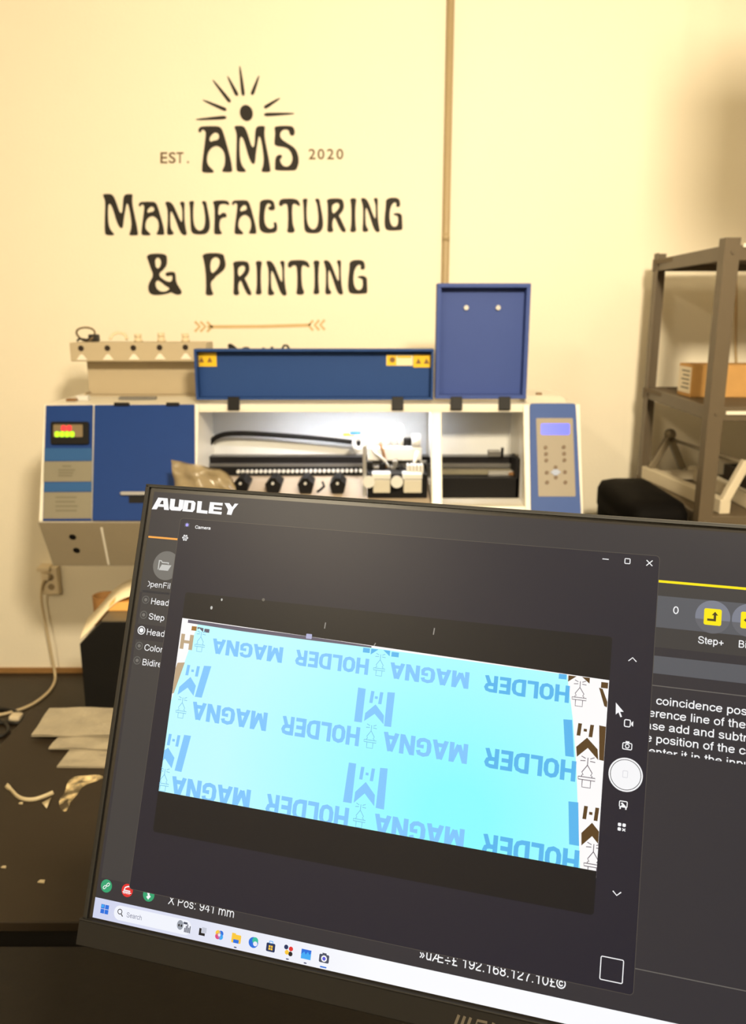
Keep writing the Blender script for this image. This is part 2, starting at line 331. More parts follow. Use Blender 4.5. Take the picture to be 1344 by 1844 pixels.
m_yel = M('warning_yellow', (226, 184, 20), rough=0.5)
m_paper = M('label_paper', (226, 214, 180), rough=0.6)
m_brown = M('brown_plastic', (120, 84, 46), rough=0.4)
m_key = M('keypad_film', (140, 130, 114), rough=0.5, noise=0.02)
m_button = M('keypad_button', (96, 74, 48), rough=0.5)
m_keyblue = M('keypad_blue', (150, 160, 185), rough=0.5)
m_lcd = M('lcd_blue', (40, 44, 200), rough=0.3, emit=(112, 122, 255), estr=1.0)
m_dispwin = M('meter_window', (120, 104, 78), rough=0.2)
m_red = M('red_digits', (200, 30, 40), emit=(232, 48, 52), estr=1.0)
m_green = M('green_digits', (120, 200, 20), emit=(186, 232, 20), estr=1.0)
m_led = M('led_strip', (255, 255, 255), emit=(236, 242, 255), estr=140.0)

A0, B0 = Vector((0, 2.555, 1.248)), Vector((0, 2.43, 0.905))
SN = Vector((0, B0.z - A0.z, -(B0.y - A0.y))).normalized()      # outward normal of the sloping front
def fp(x, y, off=0.0):
    d = ray(x, y); p0 = A0 + SN*off
    return EYE + d*((p0 - EYE).dot(SN)/d.dot(SN))
def fprism(mb, pts, off, thick): return mb.prism([fp(x, y, off) for x, y in pts], -SN*thick)
def fflat(mb, loops, off):
    vs, fs = fill2d(loops); return mb.add([fp(v.x, v.y, off) for v in vs], fs)

XL0, XL1 = -1.026, fp(356, 800).x
XM0, XM1 = fp(777, 800).x, fp(796, 800).x
XR0, XR1 = fp(944, 800).x, 0.646
ZT, ZB = 1.248, 0.74
pr = thing('wide_format_printer', (-0.19, 2.68, 0), 'wide white and blue roll printer with both blue lids open against the wall', 'printer')
side = [(2.555, ZT), (2.43, .905), (2.50, ZB), (2.93, ZB), (2.93, ZT)]
body = MB()
for xa, xb in ((XL0, XL1), (XR0, XR1)):
    body.prism([(xa, y, z) for y, z in side], (xb-xa, 0, 0))
body.box((XL1, 2.78, ZB), (XR0, 2.93, ZT))                                     # rear wall of the bays
body.box((XL1, 2.555, ZT-.018), (XR0, 2.78, ZT))                               # top deck
zbm = fp(600, 742).z; ybm = fp(600, 742).y
body.prism([(XL1, y, z) for y, z in ((2.555, ZT-.018), (ybm, zbm), (ybm+.03, zbm), (2.585, ZT-.018))], (XR0-XL1, 0, 0))   # front beam
zlo = fp(600, 912).z; ylo = fp(600, 912).y
body.prism([(XL1, y, z) for y, z in ((ylo, zlo), (2.43, .905), (2.50, ZB), (2.78, ZB), (2.78, zlo))], (XR0-XL1, 0, 0))       # lower body
body.prism([(XM0, y, z) for y, z in ((ybm, zbm), (ylo, zlo), (ylo+.04, zlo), (ybm+.04, zbm))], (XM1-XM0, 0, 0))            # mullion
obj('body', body, m_white, pr, bevel=.004)
obj('bay_partition', MB().box((XM0+.002, ybm+.04, 1.075), (XM0+.008, 2.65, ZT-.018)), m_inner, pr)
obj('bay_lining', MB().box((XL1, 2.772, zlo), (XM0+.002, 2.779, ZT-.019)).box((XM0+.008, 2.772, zlo), (XR0, 2.779, ZT-.019)), m_inner, pr)
# skirt under the left cabinet, its undercut shade painted in as grey
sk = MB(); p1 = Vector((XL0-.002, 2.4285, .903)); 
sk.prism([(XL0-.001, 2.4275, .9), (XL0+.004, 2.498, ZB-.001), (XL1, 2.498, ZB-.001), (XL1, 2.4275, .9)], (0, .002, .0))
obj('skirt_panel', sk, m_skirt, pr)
def skp(x, y):      # a pixel on the undercut skirt
    a, b = Vector((0, 2.4275, .9)), Vector((0, 2.498, ZB)); n = Vector((0, b.z-a.z, -(b.y-a.y))).normalized(); d = ray(x, y)
    return EYE + d*((a-EYE).dot(n)/d.dot(n)), n
for x, y in ((131, 967), (138, 991)):
    p, n = skp(x, y); obj('hole', MB().cyl(p + n*.001, p - n*.004, .011, 16), m_blk, pr)
p, n = skp(183, 950); q, n = skp(196, 1016)
obj('skirt_seam', MB().bar(p, q, .006, .006), m_white, pr)
# left column with the meter
obj('side_panel', fprism(MB(), chaikin([(82,730),(84,730),(167,729),(167,729),(164,938),(164,938),(77,938),(77,938)], 1), .006, .006), m_blue, pr, bevel=.001)
dm = obj('meter', fprism(MB(), rrect(91, 759, 159, 800, 3), .016, .011), m_blk, pr, bevel=.001, label='black framed meter with red and green digits')
obj('meter_window', fflat(MB(), [rrect(96, 764.5, 149, 787, 2)], .0165), m_dispwin, dm)
for k in range(2): obj('red_digit', fflat(MB(), [rrect(110+k*10, 766, 119+k*10, 776, 3)], .017), m_red, dm)
for k in range(4): obj('green_digit', fflat(MB(), [rrect(98.5+k*9, 777, 107+k*9, 787, 3)], .017), m_green, dm)
obj('blue_stripe', fflat(MB(), [[(80,807),(166,807),(166,829.5),(79.5,829.5)]], .0075), m_stripe, pr)
obj('blue_stripe', fflat(MB(), [[(79,869),(165.5,868),(165.5,884.5),(78.5,885.5)]], .0075), m_stripe, pr)
for (ya, yb, rows) in ((831, 867.5, ((838, 112, 128), (845, 105, 135), (850, 105, 132), (855, 105, 130))), (886.5, 934, ((894, 100, 138), (902, 100, 135), (910, 100, 140), (918, 100, 138)))):
    lb = obj('instruction_label', fflat(MB(), [[(79,ya),(166,ya-.5),(165,yb-.5),(78,yb)]], .0075), m_label, pr)
    for (yy, xa, xb) in rows: obj('text_line', fflat(MB(), [rect(xa, yy, xb, yy+3.0)], .0082), m_faint, lb)
dr = obj('door', fprism(MB(), [(170,729),(350,728),(351,938),(166,938)], .009, .009), m_blue, pr, bevel=.0015)
obj('handle_recess', fflat(MB(), [rect(232, 893, 300, 906)], .0096), m_blk, dr)
obj('door_handle', fprism(MB(), rrect(216, 885, 300, 891.5, 3), .020, .011), m_grey, dr, bevel=.001)
for xa, xb in ((205, 232), (299, 322)): obj('door_clip', fprism(MB(), rect(xa, 724.5, xb, 731), .014, .014), m_blk, pr, bevel=.001)
# right-hand control panel
cp = obj('control_panel', fprism(MB(), chaikin([(955,727),(962,726),(1030,726),(1037,727),(1038,735),(1048,938),(1048,938),(957,938),(957,938),(954,735)], 1), .008, .008), m_blue2, pr, bevel=.0015)
obj('keypad', fprism(MB(), chaikin([(966,753),(970,753),(1028,753),(1032,753),(1032,757),(1037,890),(1037,894),(1033,894),(974,894),(970,894),(970,890),(966,757)], 1), .0095, .0015), m_key, cp)
obj('lcd', fflat(MB(), [rrect(974.5, 762.5, 1026.5, 783, 3)], .0102), m_lcd, cp)
for x, y in ((983,805.8),(983.8,817.5),(984.3,829),(1015.8,805),(1016.4,817),(1017,828.5),(1001,841.5),(985.2,851),(1018,850),(1001.5,859.5),(985.8,868.6),(1018.8,868.6)):
    obj('button', fprism(MB(), circ(x, y, 3.6, 14), .012, .0022), m_button, cp)
obj('cursor_pad', fprism(MB(), [(992,850.5),(1001,842.5),(1010.5,850),(1001.5,858)], .0112, .0015), m_keyblue, cp)
# end-cap hump and small pin on the right
obj('end_cover', MB().prism([(fp(952,727).x, y, z) for y, z in ((2.59, ZT), (2.66, ZT+.016), (2.85, ZT+.016), (2.92, ZT))], (.645-fp(952,727).x-.03, 0, 0)), m_white, pr, bevel=.003)
c = at(971, 706, 2.70); obj('cover_pin', MB().cyl((c.x, 2.70, ZT+.014), (c.x, 2.70, ZT+.022), .010, 14), m_brown, pr)
# small plates on the left deck
for (xa, xb, Y, h, mm, nm) in ((213, 279, 2.68, .010, m_grey, 'deck_handle'), (118, 136, 2.64, .008, m_brown, 'deck_latch'), (137, 158, 2.66, .016, m_wplas, 'deck_cap')):
    a = at(xa, 716, Y).x; b = at(xb, 716, Y).x
    obj(nm, MB().box((a, Y, ZT), (b, Y+.03, ZT+h)), mm, pr, bevel=.002)
# the two lids, swung up
def tray_lid(name, x0, y0, x1, y1, Y, mat, rim_px, lab, yb):
    a = at(x0, yb, Y); b = at(x1, yb, Y); zt = at(x0, y0, Y).z; zb = at(x0, y1, Y).z; r = rim_px*.00172
    m = MB(); m.box((a.x, Y+.040, zb), (b.x, Y+.048, zt))
    m.box((a.x, Y, zt-r), (b.x, Y+.040, zt)); m.box((a.x, Y, zb), (b.x, Y+.040, zb+r))
    m.box((a.x, Y, zb+r), (a.x+r, Y+.040, zt-r)); m.box((b.x-r, Y, zb+r), (b.x, Y+.040, zt-r))
    return obj(name, m, mat, pr, bevel=.0015, label=lab)
fl = tray_lid('front_lid', 351.5, 628.5, 781, 720.5, 2.605, m_lidblue, 4.5, 'long low blue lid standing open over the print bay', 690)
rl = tray_lid('side_lid', 785.5, 510, 951.5, 718.5, 2.605, m_rlid, 7.5, 'tall blue lid standing open over the right bay', 640)
for x in (840, 897.5):
    c = at(x, 554, 2.64); obj('lid_bolt', MB().cyl((c.x, 2.636, c.z), (c.x, 2.645, c.z), .0075, 16), m_silver, rl, smooth=False)
def lidpatch(name, loops, mat, Y=2.6420): 
    vs, fs = fill2d(loops); return obj(name, MB().add([at(v.x, v.y, Y) for v in vs], fs), mat, fl)
for (x0, y0, x1, y1) in ((353, 635, 389.5, 660), (744.5, 638.5, 779.5, 661.5)):
    a = at(x0, y1, 2.643); b = at(x1, y0, 2.643)
    obj('warning_label', MB().box((a.x, 2.6425, a.z), (b.x, 2.6450, b.z)), m_yel, fl)
    for k in (0.27, 0.68):
        xx = x0+(x1-x0)*k; yy = (y0+y1)/2
        lidpatch('warning_symbol', [[(xx-5, yy+5), (xx+5, yy+5), (xx, yy-5)]], m_brown, 2.6415)
a = at(696, 658.5, 2.643); b = at(744, 639, 2.643)
obj('warning_label', MB().box((a.x, 2.6425, a.z), (b.x, 2.6450, b.z)), m_paper, fl, label='pale warning sticker with a yellow end')
lidpatch('warning_symbol', [rect(697, 640, 714, 658)], m_yel, 2.6415); lidpatch('warning_symbol', [circ(707, 648, 5)], m_brown, 2.6412)
lidpatch('warning_symbol', [rect(716, 641, 741, 644.5)], m_yel, 2.6415)
for x0, x1 in ((410, 431), (706, 727), (812, 833), (899, 920)):
    obj('hinge', fprism(MB(), rect(x0, 714, x1, 737.5), .012, .012), m_blk, pr, bevel=.0015)
# inside the print bay
ch = []
for x, y in ((368,850),(368.5,826),(372,808),(381,793),(396,783.5),(420,780),(470,781.5),(540,786.5),(600,792),(655,799)): ch.append(at(x, y, 2.725))
def smooth3(P, n=2):
    for _ in range(n):
        o = [P[0]]
        for i in range(len(P)-1): o += [P[i]*.75+P[i+1]*.25, P[i]*.25+P[i+1]*.75]
        P = o + [P[-1]]
    return P
obj('cable_chain', MB().tube(smooth3(ch), .0085, 8), m_blk, pr, smooth=True)
XB0, XB1 = XL1+.001, XR0-.001
def rail(name, x0, x1, y0, y1, Y, dep, mat, **k):
    m = MB(); zt = at(600, y0, Y).z; zb = at(600, y1, Y).z; return obj(name, m.box((x0, Y, zb), (x1, Y+dep, zt)), mat, pr, **k)
rail('black_rail', XB0, XB1, 822.5, 835, 2.68, .05, m_blkm)
rail('grey_rail', XB0, XB1, 835, 842, 2.67, .04, m_grey)
rail('roller_beam', XB0, XM0, 842, 856, 2.65, .03, m_blk)
rb = obj('roller_backing', MB().box((XB0, 2.655, at(600, 900, 2.655).z), (XM0, 2.67, at(600, 856, 2.655).z)), m_silver, pr)
for k in range(28):
    c = at(429.5 + 8.15*k, 849 - .06*k, 2.645)
    obj('pinch_roller', MB().cyl((c.x, 2.6515, c.z), (c.x, 2.638, c.z), .0056, 12), m_wplas, pr)
pl = MB(); za = at(600, 857, 2.652); zc2 = at(600, 867, 2.60); zd = at(600, 906, ylo+.012)
pl.prism([(XB0, za.y, za.z), (XB0, zc2.y, zc2.z), (XB0, zd.y, zlo+.0), (XB0, 2.652, zlo)], (XM0-XB0, 0, 0))
obj('platen', pl, M('platen_grey', (168, 152, 132), rough=.5), pr, bevel=.001)
for x in (433, 491.5, 550, 608):
    pts = [(x-14,872),(x-8,866),(x-5,861),(x+5,861),(x+8,866),(x+15,872),(x+11,888),(x-10,888)]
    cl = obj('pinch_clamp', MB().prism([at(px, py, 2.515) for px, py in pts], (0, .09, 0)), m_blk, pr, bevel=.001)
    c = at(x, 870.5, 2.514); obj('clamp_screw', MB().cyl((c.x, 2.516, c.z), (c.x, 2.510, c.z), .0042, 12), m_wplas, cl)
c = at(578, 876, 2.54); obj('clamp_lever', MB().tube([at(581, 868, 2.53), at(584, 876, 2.51), at(577, 882, 2.50), at(571, 886, 2.50)], .004, 8), m_blk, pr, smooth=True)
zt = ZT - .022
obj('led_strip', MB().box((at(490, 760, 2.56).x, ybm+.033, zbm+.004), (at(770, 760, 2.56).x, ybm+.047, zbm+.008)), m_led, pr)
# carriage
CYO = .05
m_headgrey = M('print_head_grey', (190, 184, 168), rough=.4)
def cslab(name, x0, y0, x1, y1, Y, dep, mat, bev=.003):
    return obj(name, slab(MB(), x0, y0, x1, y1, Y+CYO, dep), mat, car, bevel=bev)
car = obj('carriage', slab(MB(), 662, 806, 760, 830, 2.555+CYO, .10), m_wplas, pr, bevel=.004, label='white print carriage carrying dampers and tubes')
cslab('carriage_plate', 655, 830, 770, 862, 2.585, .02, m_grey)
cslab('carriage_base', 662, 853, 770, 897, 2.445, .10, m_blk)
for x0, x1 in ((672, 703), (727, 760)):
    cslab('print_head', x0, 864, x1, 888, 2.425, .04, m_headgrey, .003)
    cslab('head_cover', x0-2, 853, x1+1, 864, 2.42, .05, m_wplas, .004)
for k in range(5): cslab('damper', 733+k*6.2, 838, 738+k*6.2, 853, 2.45, .04, m_wplas, .002)
for x0, x1, y0 in ((674, 686, 772), (688, 702, 770), (704, 714, 760), (716, 727, 763)):
    xa = at(x0, 800, 2.59+CYO).x; xb = at(x1, 800, 2.59+CYO).x; r = (xb-xa)/2; z1 = at(x0, y0, 2.59+CYO).z; z0 = at(x0, 808, 2.59+CYO).z
    obj('ink_tube', MB().cyl(((xa+xb)/2, 2.59+CYO, z0), ((xa+xb)/2, 2.59+CYO, z1-r), r, 14).ball(((xa+xb)/2, 2.59+CYO, z1-r), r, 14), m_wplas, car, smooth=True)
obj('tube_loop', MB().tube([at(646+8*math.cos(t), 798+11*math.sin(t), 2.58+CYO) for t in [k*math.pi/8 for k in range(16)]], .0075, 8, True), m_wplas, car, smooth=True)
obj('ink_spool', MB().cyl(at(742, 793, 2.57+CYO), at(757, 793, 2.57+CYO), .021, 18), m_wplas, car, smooth=True)
cslab('spool_bracket', 727, 790, 742, 806, 2.585, .03, m_blk)
obj('elbow_tube', MB().tube([at(684, 796, 2.55+CYO), at(690, 812, 2.548+CYO), at(694, 832, 2.548+CYO), at(698, 850, 2.55+CYO)], .005, 8), m_brown, car, smooth=True)
obj('elbow_tube', MB().tube([at(668, 800, 2.55+CYO), at(676, 816, 2.545+CYO), at(690, 826, 2.54+CYO), at(704, 846, 2.55+CYO)], .0045, 8), m_wplas, car, smooth=True)
obj('elbow_tube', MB().tube([at(752, 812, 2.54+CYO), at(748, 830, 2.53+CYO), at(744, 842, 2.53+CYO)], .006, 8), m_wplas, car, smooth=True)
cslab('carriage_post', 653.5, 802, 660, 893, 2.43, .02, m_silver, .002)
obj('wheel', MB().cyl(at(715, 868, 2.462), at(715, 868, 2.462)+Vector((0, .02, 0)), .019, 20, .016), m_wplas, car)
obj('wheel', MB().cyl(at(664, 868, 2.465), at(664, 868, 2.465)+Vector((0, .02, 0)), .019, 20, .016), m_wplas, car)
for k, (x, y) in enumerate(((666,838),(712,836),(722,846),(708,846),(690,840),(678,846),(764,842))): cslab('fitting', x-5, y-6, x+5, y+6, 2.52, .03, m_grey if k % 2 else m_blk, .002)
obj('blue_connector', MB().bar(at(619, 783, 2.71), at(648, 783, 2.70), .012, .008), M('yellow_connector', (220, 170, 60)), pr)
obj('blue_connector', MB().bar(at(632, 780, 2.705), at(648, 780, 2.695), .012, .008), M('blue_connector', (60, 130, 220)), pr)
# the right-hand bay
XS = XM1
obj('capping_rail', MB().box((XS, 2.62, at(800, 857, 2.62).z), (XR0-.02, 2.64, at(800, 846, 2.62).z)), m_label, pr)
obj('capping_bracket', MB().box((at(880, 850, 2.615).x, 2.610, at(880, 858, 2.61).z), (at(925, 850, 2.615).x, 2.64, at(800, 848, 2.61).z)), m_silver, pr)
obj('capping_station', MB().box((XS, 2.56, zlo), (XR0-.002, 2.615, at(800, 860, 2.56).z)).box((at(930, 840, 2.56).x, 2.56, zlo), (XR0-.002, 2.66, at(930, 826, 2.56).z)), m_blk, pr, bevel=.002)
c = at(922, 856, 2.60); obj('capping_knob', MB().cyl((c.x, 2.60, c.z), (c.x, 2.62, c.z), .011, 14), m_brown, pr)
obj('motor_bracket', slab(MB(), 880, 812, 902, 823, 2.66, .03), m_grey, pr, bevel=.002)
c = at(905, 810, 2.66); obj('motor_post', MB().cyl((c.x, 2.66, at(905, 823, 2.66).z), (c.x, 2.66, at(905, 806, 2.66).z), .005, 10), m_blk, pr)
# front tray and stand
obj('front_tray', MB().box((-.62, 2.27, .918), (.45, 2.462, .926)), m_grey, pr, bevel=.001)
for x in (-.52, .44):
    obj('stand_leg', MB().box((x-.03, 2.60, .06), (x+.03, 2.72, ZB)), m_blk, pr, bevel=.004)
    obj('stand_foot', MB().box((x-.035, 2.42, .02), (x+.035, 2.98, .06)), m_blk, pr, bevel=.004)
    for y in (2.46, 2.94): obj('caster', MB().cyl((x-.02, y, .022), (x+.02, y, .022), .022, 16), m_grey, pr)
obj('stand_crossbar', MB().box((-.49, 2.63, .20), (.41, 2.69, .27)), m_blk, pr, bevel=.004)

# ------------------------------------------------------------------ ink rack on top of the printer
m_rack = M('rack_white_enamel', (178, 163, 136), rough=0.4, noise=0.02)
xa = at(126, 634, 2.78).x; xb = at(372, 634, 2.78).x; zt = at(126, 617, 2.78).z; zb = at(126, 651, 2.78).z
rk = thing('ink_rack', ((xa+xb)/2, 2.85, ZT), 'white ink rack with five dark holes standing on the printer left end', 'rack')
hd = obj('header_box', MB().box((xa, 2.78, zb), (xb, 2.90, zt)), m_rack, rk, bevel=.003)
obj('rear_panel', MB().box((xa+.025, 2.862, ZT), (xb-.02, 2.875, zb)).box((xa+.025, 2.81, ZT), (xa+.031, 2.862, ZT+.012)).box((xa+.025, 2.80, ZT), (xb-.02, 2.862, ZT+.003)), m_rack, rk, bevel=.001)
m_hole = M('hole_dark', (36, 24, 14), rough=0.8)
for x, y in ((146, 627.3), (193.5, 627), (240.3, 626.5), (287.5, 626), (334, 625.5)):
    c = at(x, y, 2.78)
    obj('hole', MB().cyl((c.x, 2.7785, c.z), (c.x, 2.782, c.z), .0095, 18), m_hole, rk)
    obj('spout', MB().prism([(c.x-.004, 2.7785, c.z-.020), (c.x+.004, 2.7785, c.z-.020), (c.x+.018, 2.7785, c.z-.038), (c.x-.018, 2.7785, c.z-.038)], (0, .003, 0)), m_white, rk)
m_bottle = M('clear_bottle_plastic', (232, 214, 180), rough=0.25, alpha=0.75)
for k, (x, ytop) in enumerate(((249, 601), (290.5, 599), (334, 600))):
    c = at(x, 610, 2.85).x; z1 = at(x, ytop, 2.85).z
    b = thing('ink_bottle', (c, 2.85, zt), ('clear ink bottle top above the third rack hole', 'clear ink bottle top above the fourth rack hole', 'clear ink bottle top above the fifth rack hole')[k], 'bottle', 'ink bottles on the rack')
    obj('neck', MB().cyl((c, 2.85, zt), (c, 2.85, zt+.55*(z1-zt)), .015, 16, .011), m_bottle, b, smooth=True)
    obj('cap', MB().cyl((c, 2.85, zt+.55*(z1-zt)), (c, 2.85, z1), .012, 16), m_bottle, b, smooth=True)
m_cab = M('black_cable_rubber', (24, 21, 18), rough=0.45)
m_wcab = M('white_cable_rubber', (205, 186, 150), rough=0.45)
cc = Vector((at(157, 606, 2.83).x, 2.83, zt))
k1 = thing('cable_bundle', cc, 'small tangled black cable with plug lying on the ink rack left end', 'cable')
obj('cable_loop', MB().tube([cc + Vector((.030*math.cos(t)-.004, .012*math.sin(2*t), .026+.022*math.sin(t))) for t in [2*math.pi*k/24 for k in range(24)]], .0035, 7, True), M('grey_brown_cable', (110, 90, 62), rough=.5), k1, smooth=True)
obj('plug', MB().box(cc + Vector((.006, -.012, .002)), cc + Vector((.040, .012, .026))), m_cab, k1, bevel=.004)
obj('cable_end', MB().tube([cc + Vector((-.034, 0, .0045)), cc + Vector((-.024, -.01, .012)), cc + Vector((.0, -.012, .008)), cc + Vector((.012, -.01, .01))], .004, 7), m_cab, k1, smooth=True)
cc = Vector((at(214, 606, 2.83).x, 2.83, zt))
solo('tube_coil', MB().tube([cc + Vector((.026*math.cos(t), .010*math.sin(t*1.5), .0085+.022*abs(math.sin(t)))) for t in [math.pi*k/16 for k in range(17)]], .005, 8), m_bottle, 'short loop of pale tubing lying on the ink rack beside the black cable', 'tube', smooth=True)

# ------------------------------------------------------------------ plastic bag in the front tray
m_bag = M('clear_bag_film', (150, 134, 104), rough=0.22, noise=0.2, nscale=26, bump=0.5, bscale=24, alpha=0.8)
TOP = [(0, 828), (.06, 831), (.25, 836), (.5, 840), (.75, 846), (.9, 856), (1, 874)]
def btop(u):
    for (a, ya), (b, yb) in zip(TOP, TOP[1:]):
        if u <= b: return ya + (yb-ya)*(u-a)/(b-a)
    return TOP[-1][1]
def bagface(sgn):
    def fn(u, v):
        x = 308 + 6*v + u*(116 - 4*v); p = at(x, btop(u), 2.36); z = p.z + (.9265 - p.z)*v
        wv = .006*math.sin(9*u + 5*v) + .005*math.sin(17*u*(1-.4*v) - 8*v) + .004*math.sin(23*v+6*u)
        bulge = .034*(math.sin(math.pi*min(u, 1))**.6)*(math.sin(math.pi*(.08+.84*v))**.7)*(0 if u in (0, 1) else 1)
        return Vector((p.x, 2.36 + sgn*bulge + wv, z))
    return fn
solo('plastic_bag', MB().grid(bagface(-1), 36, 18).grid(bagface(1), 36, 18), m_bag, 'crumpled clear plastic bag standing in front of the blue printer door', 'bag', smooth=True)

# ================================================================== LEFT SIDE: outlet, cords, dryer, tables
m_out = M('outlet_plastic', (224, 208, 178), rough=0.4)
c = at(89, 1046, WALL_Y-.04); a = at(72, 1022, WALL_Y-.04); b = at(106, 1071, WALL_Y-.04)
ot = thing('power_outlet', (c.x, WALL_Y, b.z), 'cream surface outlet box on the wall below the printer left end', 'outlet')
obj('outlet_box', MB().box((a.x, WALL_Y-.04, b.z), (b.x, WALL_Y, a.z)), m_out, ot, bevel=.004)
obj('outlet_lid', MB().prism([(a.x-.008, y, z) for y, z in ((WALL_Y-.06, a.z-.012), (WALL_Y-.06, a.z+.004), (WALL_Y, a.z+.006), (WALL_Y, a.z-.012))], (at(98, 1022, WALL_Y).x-a.x+.008, 0, 0)), m_out, ot, bevel=.002)
for dz in (.035, .078): obj('socket', MB().cyl((c.x+.006, WALL_Y-.042, b.z+dz), (c.x+.006, WALL_Y-.039, b.z+dz), .014, 16), M('socket_shadow', (150, 132, 104), rough=.6), ot)
pc = thing('power_cord', (at(80, 1040, WALL_Y).x, WALL_Y-.05, 0), 'pale power cord plugged into the wall outlet and trailing across the floor', 'cord')  # power cord with its plug, from the wall outlet down to the floor
pp = [at(82, 1040, WALL_Y-.058)]
for x, y in ((76, 1052), (74, 1066), (75, 1088), (80, 1112), (87, 1145), (93, 1180)): pp.append(at(x, y, WALL_Y-.05))
for x, y in ((100, 1215), (99, 1228), (90, 1244), (72, 1260), (50, 1273), (20, 1283), (-15, 1290)): q = atz(x, y, .006); pp.append(Vector((q.x, min(q.y, WALL_Y-.03), .006)))
obj('cord', MB().tube(smooth3(pp), .0055, 8), m_wcab, pc, smooth=True)
q = pp[0]; obj('plug', MB().box((q.x-.012, WALL_Y-.064, q.z-.012), (q.x+.014, WALL_Y-.0405, q.z+.014)), m_out, pc, bevel=.004)
pts = [smooth3([atz(x, y, .0075) for x, y in P]) for P in (((-40, 1270), (-5, 1276), (18, 1277), (36, 1286), (44, 1293), (34, 1303), (10, 1300), (-40, 1306)), ((-40, 1292), (0, 1296), (14, 1306), (16, 1318), (4, 1326), (-40, 1330)))]
solo('floor_cable', MB().tube(pts[0], .0075, 8), m_cab, 'thick black cable looping on the floor nearest the wall, left of the table', 'cable', 'black floor cables', smooth=True)
solo('floor_cable', MB().tube(pts[1], .0070, 8), m_cab, 'black cable on the floor close against the table left edge', 'cable', 'black floor cables', smooth=True)
c = atz(29, 1297, 0); solo('cable_connector', MB().box((c.x-.02, c.y-.02, 0), (c.x+.022, c.y+.02, .025)), m_out, 'small pale connector lying among the black floor cables', 'connector', bevel=.006)

# black dryer cabinet below the printer
m_dry = M('dryer_black_enamel', (16, 15, 14), rough=0.55, spec=0.25, noise=0.08)
m_drytop = M('dryer_grey_top', (104, 92, 72), rough=0.45, noise=0.1)
zt = .749; xl = at(143, 1160, 2.0).x; xc = at(183, 1117, 2.0).x; zl = at(143, 1160, 2.0).z
dy = thing('film_dryer', (-.2, 2.15, 0), 'black film dryer cabinet with a slanted shoulder on the floor behind the table', 'dryer')
obj('cabinet', MB().prism([(xl, 2.0, .03), (xl, 2.0, zl), (xc, 2.0, zt-.004), (.34, 2.0, zt-.004), (.34, 2.0, .03)], (0, .25, 0)), m_dry, dy, bevel=.003)
obj('top_plate', MB().box((xc, 2.0, zt-.004), (.34, 2.25, zt)), m_drytop, dy)
for x in (xl+.06, .28):
    for y in (2.04, 2.21): obj('foot', MB().cyl((x, y, 0), (x, y, .03), .02, 14), m_blk, dy)
m_card = M('cardboard', (196, 150, 88), rough=0.75, noise=0.1, nscale=30)
m_orange = M('orange_cardboard', (224, 170, 92), rough=0.7, noise=0.08, nscale=30)
a = at(199, 1090, 2.10).x
solo('paper_stack', MB().prism([(a, 2.065, zt), (a+.012, 2.065, zt+.024), (a+.25, 2.065, zt+.027), (a+.25, 2.065, zt)], (0, .06, 0)), m_orange, 'orange cardboard sheets lying on the dryer under the curved white film', 'cardboard', bevel=.002)
m_film = M('transfer_film', (236, 222, 190), rough=0.35, noise=0.05, bump=0.1)
prof = smooth3([at(x, y, 2.06) for x, y in ((147, 1155), (162, 1141), (180, 1121), (196, 1102), (213, 1087), (236, 1077), (275, 1068), (330, 1066), (400, 1066))])
fm = MB(); n = len(prof)
fm.add([p + Vector((-.004, 0, .006)) for p in prof] + [p + Vector((-.036, .15, .006)) for p in prof], [(i, i+1, n+i+1, n+i) for i in range(n-1)])
solo('film_sheet', fm, m_film, 'white transfer film arching over the left shoulder of the black dryer', 'film', solid=.0015, smooth=True)
m_tube = M('brown_core_board', (140, 100, 54), rough=0.75, noise=0.12, nscale=40)
c = at(189, 1078, 2.36); tb = thing('cardboard_tube', (c.x, 2.36, 0), 'brown cardboard core tube standing behind the curved white film', 'tube')
rr = .036; ring = MB(); k = 28
for (r0, r1, z0, z1) in ((rr, rr, 0, .690), (rr-.005, rr-.005, .05, .690)): ring.tube([(c.x, 2.36, z0), (c.x, 2.36, z1)], r0, k)
ring = MB()
vs = []; fs = []
for r, z in ((rr, 0), (rr, .690), (rr-.005, .690), (rr-.005, .02)):
    vs += [(c.x + r*math.cos(2*math.pi*i/k), 2.36 + r*math.sin(2*math.pi*i/k), z) for i in range(k)]
for j in range(3):
    for i in range(k): fs.append((j*k+i, j*k+(i+1) % k, (j+1)*k+(i+1) % k, (j+1)*k+i))
fs += [tuple(range(k-1, -1, -1)), tuple(range(3*k, 4*k))]
obj('tube_wall', ring.add(vs, fs), m_tube, tb, smooth=False)

# work table with the white sheets
m_tab = M('worn_dark_table_top', (38, 30, 20), rough=0.55, noise=0.25, nscale=6, bump=0.06, bscale=14, spec=0.25)
m_tableg = M('dark_table_steel', (30, 27, 24), rough=0.5, metal=0.3)
TY0, TY1, TX0, TX1, TZ = .916, 1.513, -.69, .72, .75
tt = thing('work_table', ((TX0+TX1)/2, (TY0+TY1)/2, 0), 'dark worn work table behind the monitor with white sheets on its corner', 'table')
obj('tabletop', MB().box((TX0, TY0, TZ-.016), (TX1, TY1, TZ)), m_tab, tt, bevel=.002)
obj('apron', MB().box((TX0+.03, TY0+.05, TZ-.09), (TX1-.03, TY0+.07, TZ-.016)).box((TX0+.03, TY1-.07, TZ-.09), (TX1-.03, TY1-.05, TZ-.016)), m_tableg, tt)
for x in (TX0+.05, TX1-.05):
    for y in (TY0+.08, TY1-.08): obj('leg', MB().box((x-.02, y-.02, 0), (x+.02, y+.02, TZ-.016)), m_tableg, tt, bevel=.003)
m_sheet = M('white_bag_film', (140, 130, 110), rough=0.35, noise=0.3, nscale=16, bump=0.45, bscale=22)
z = TZ
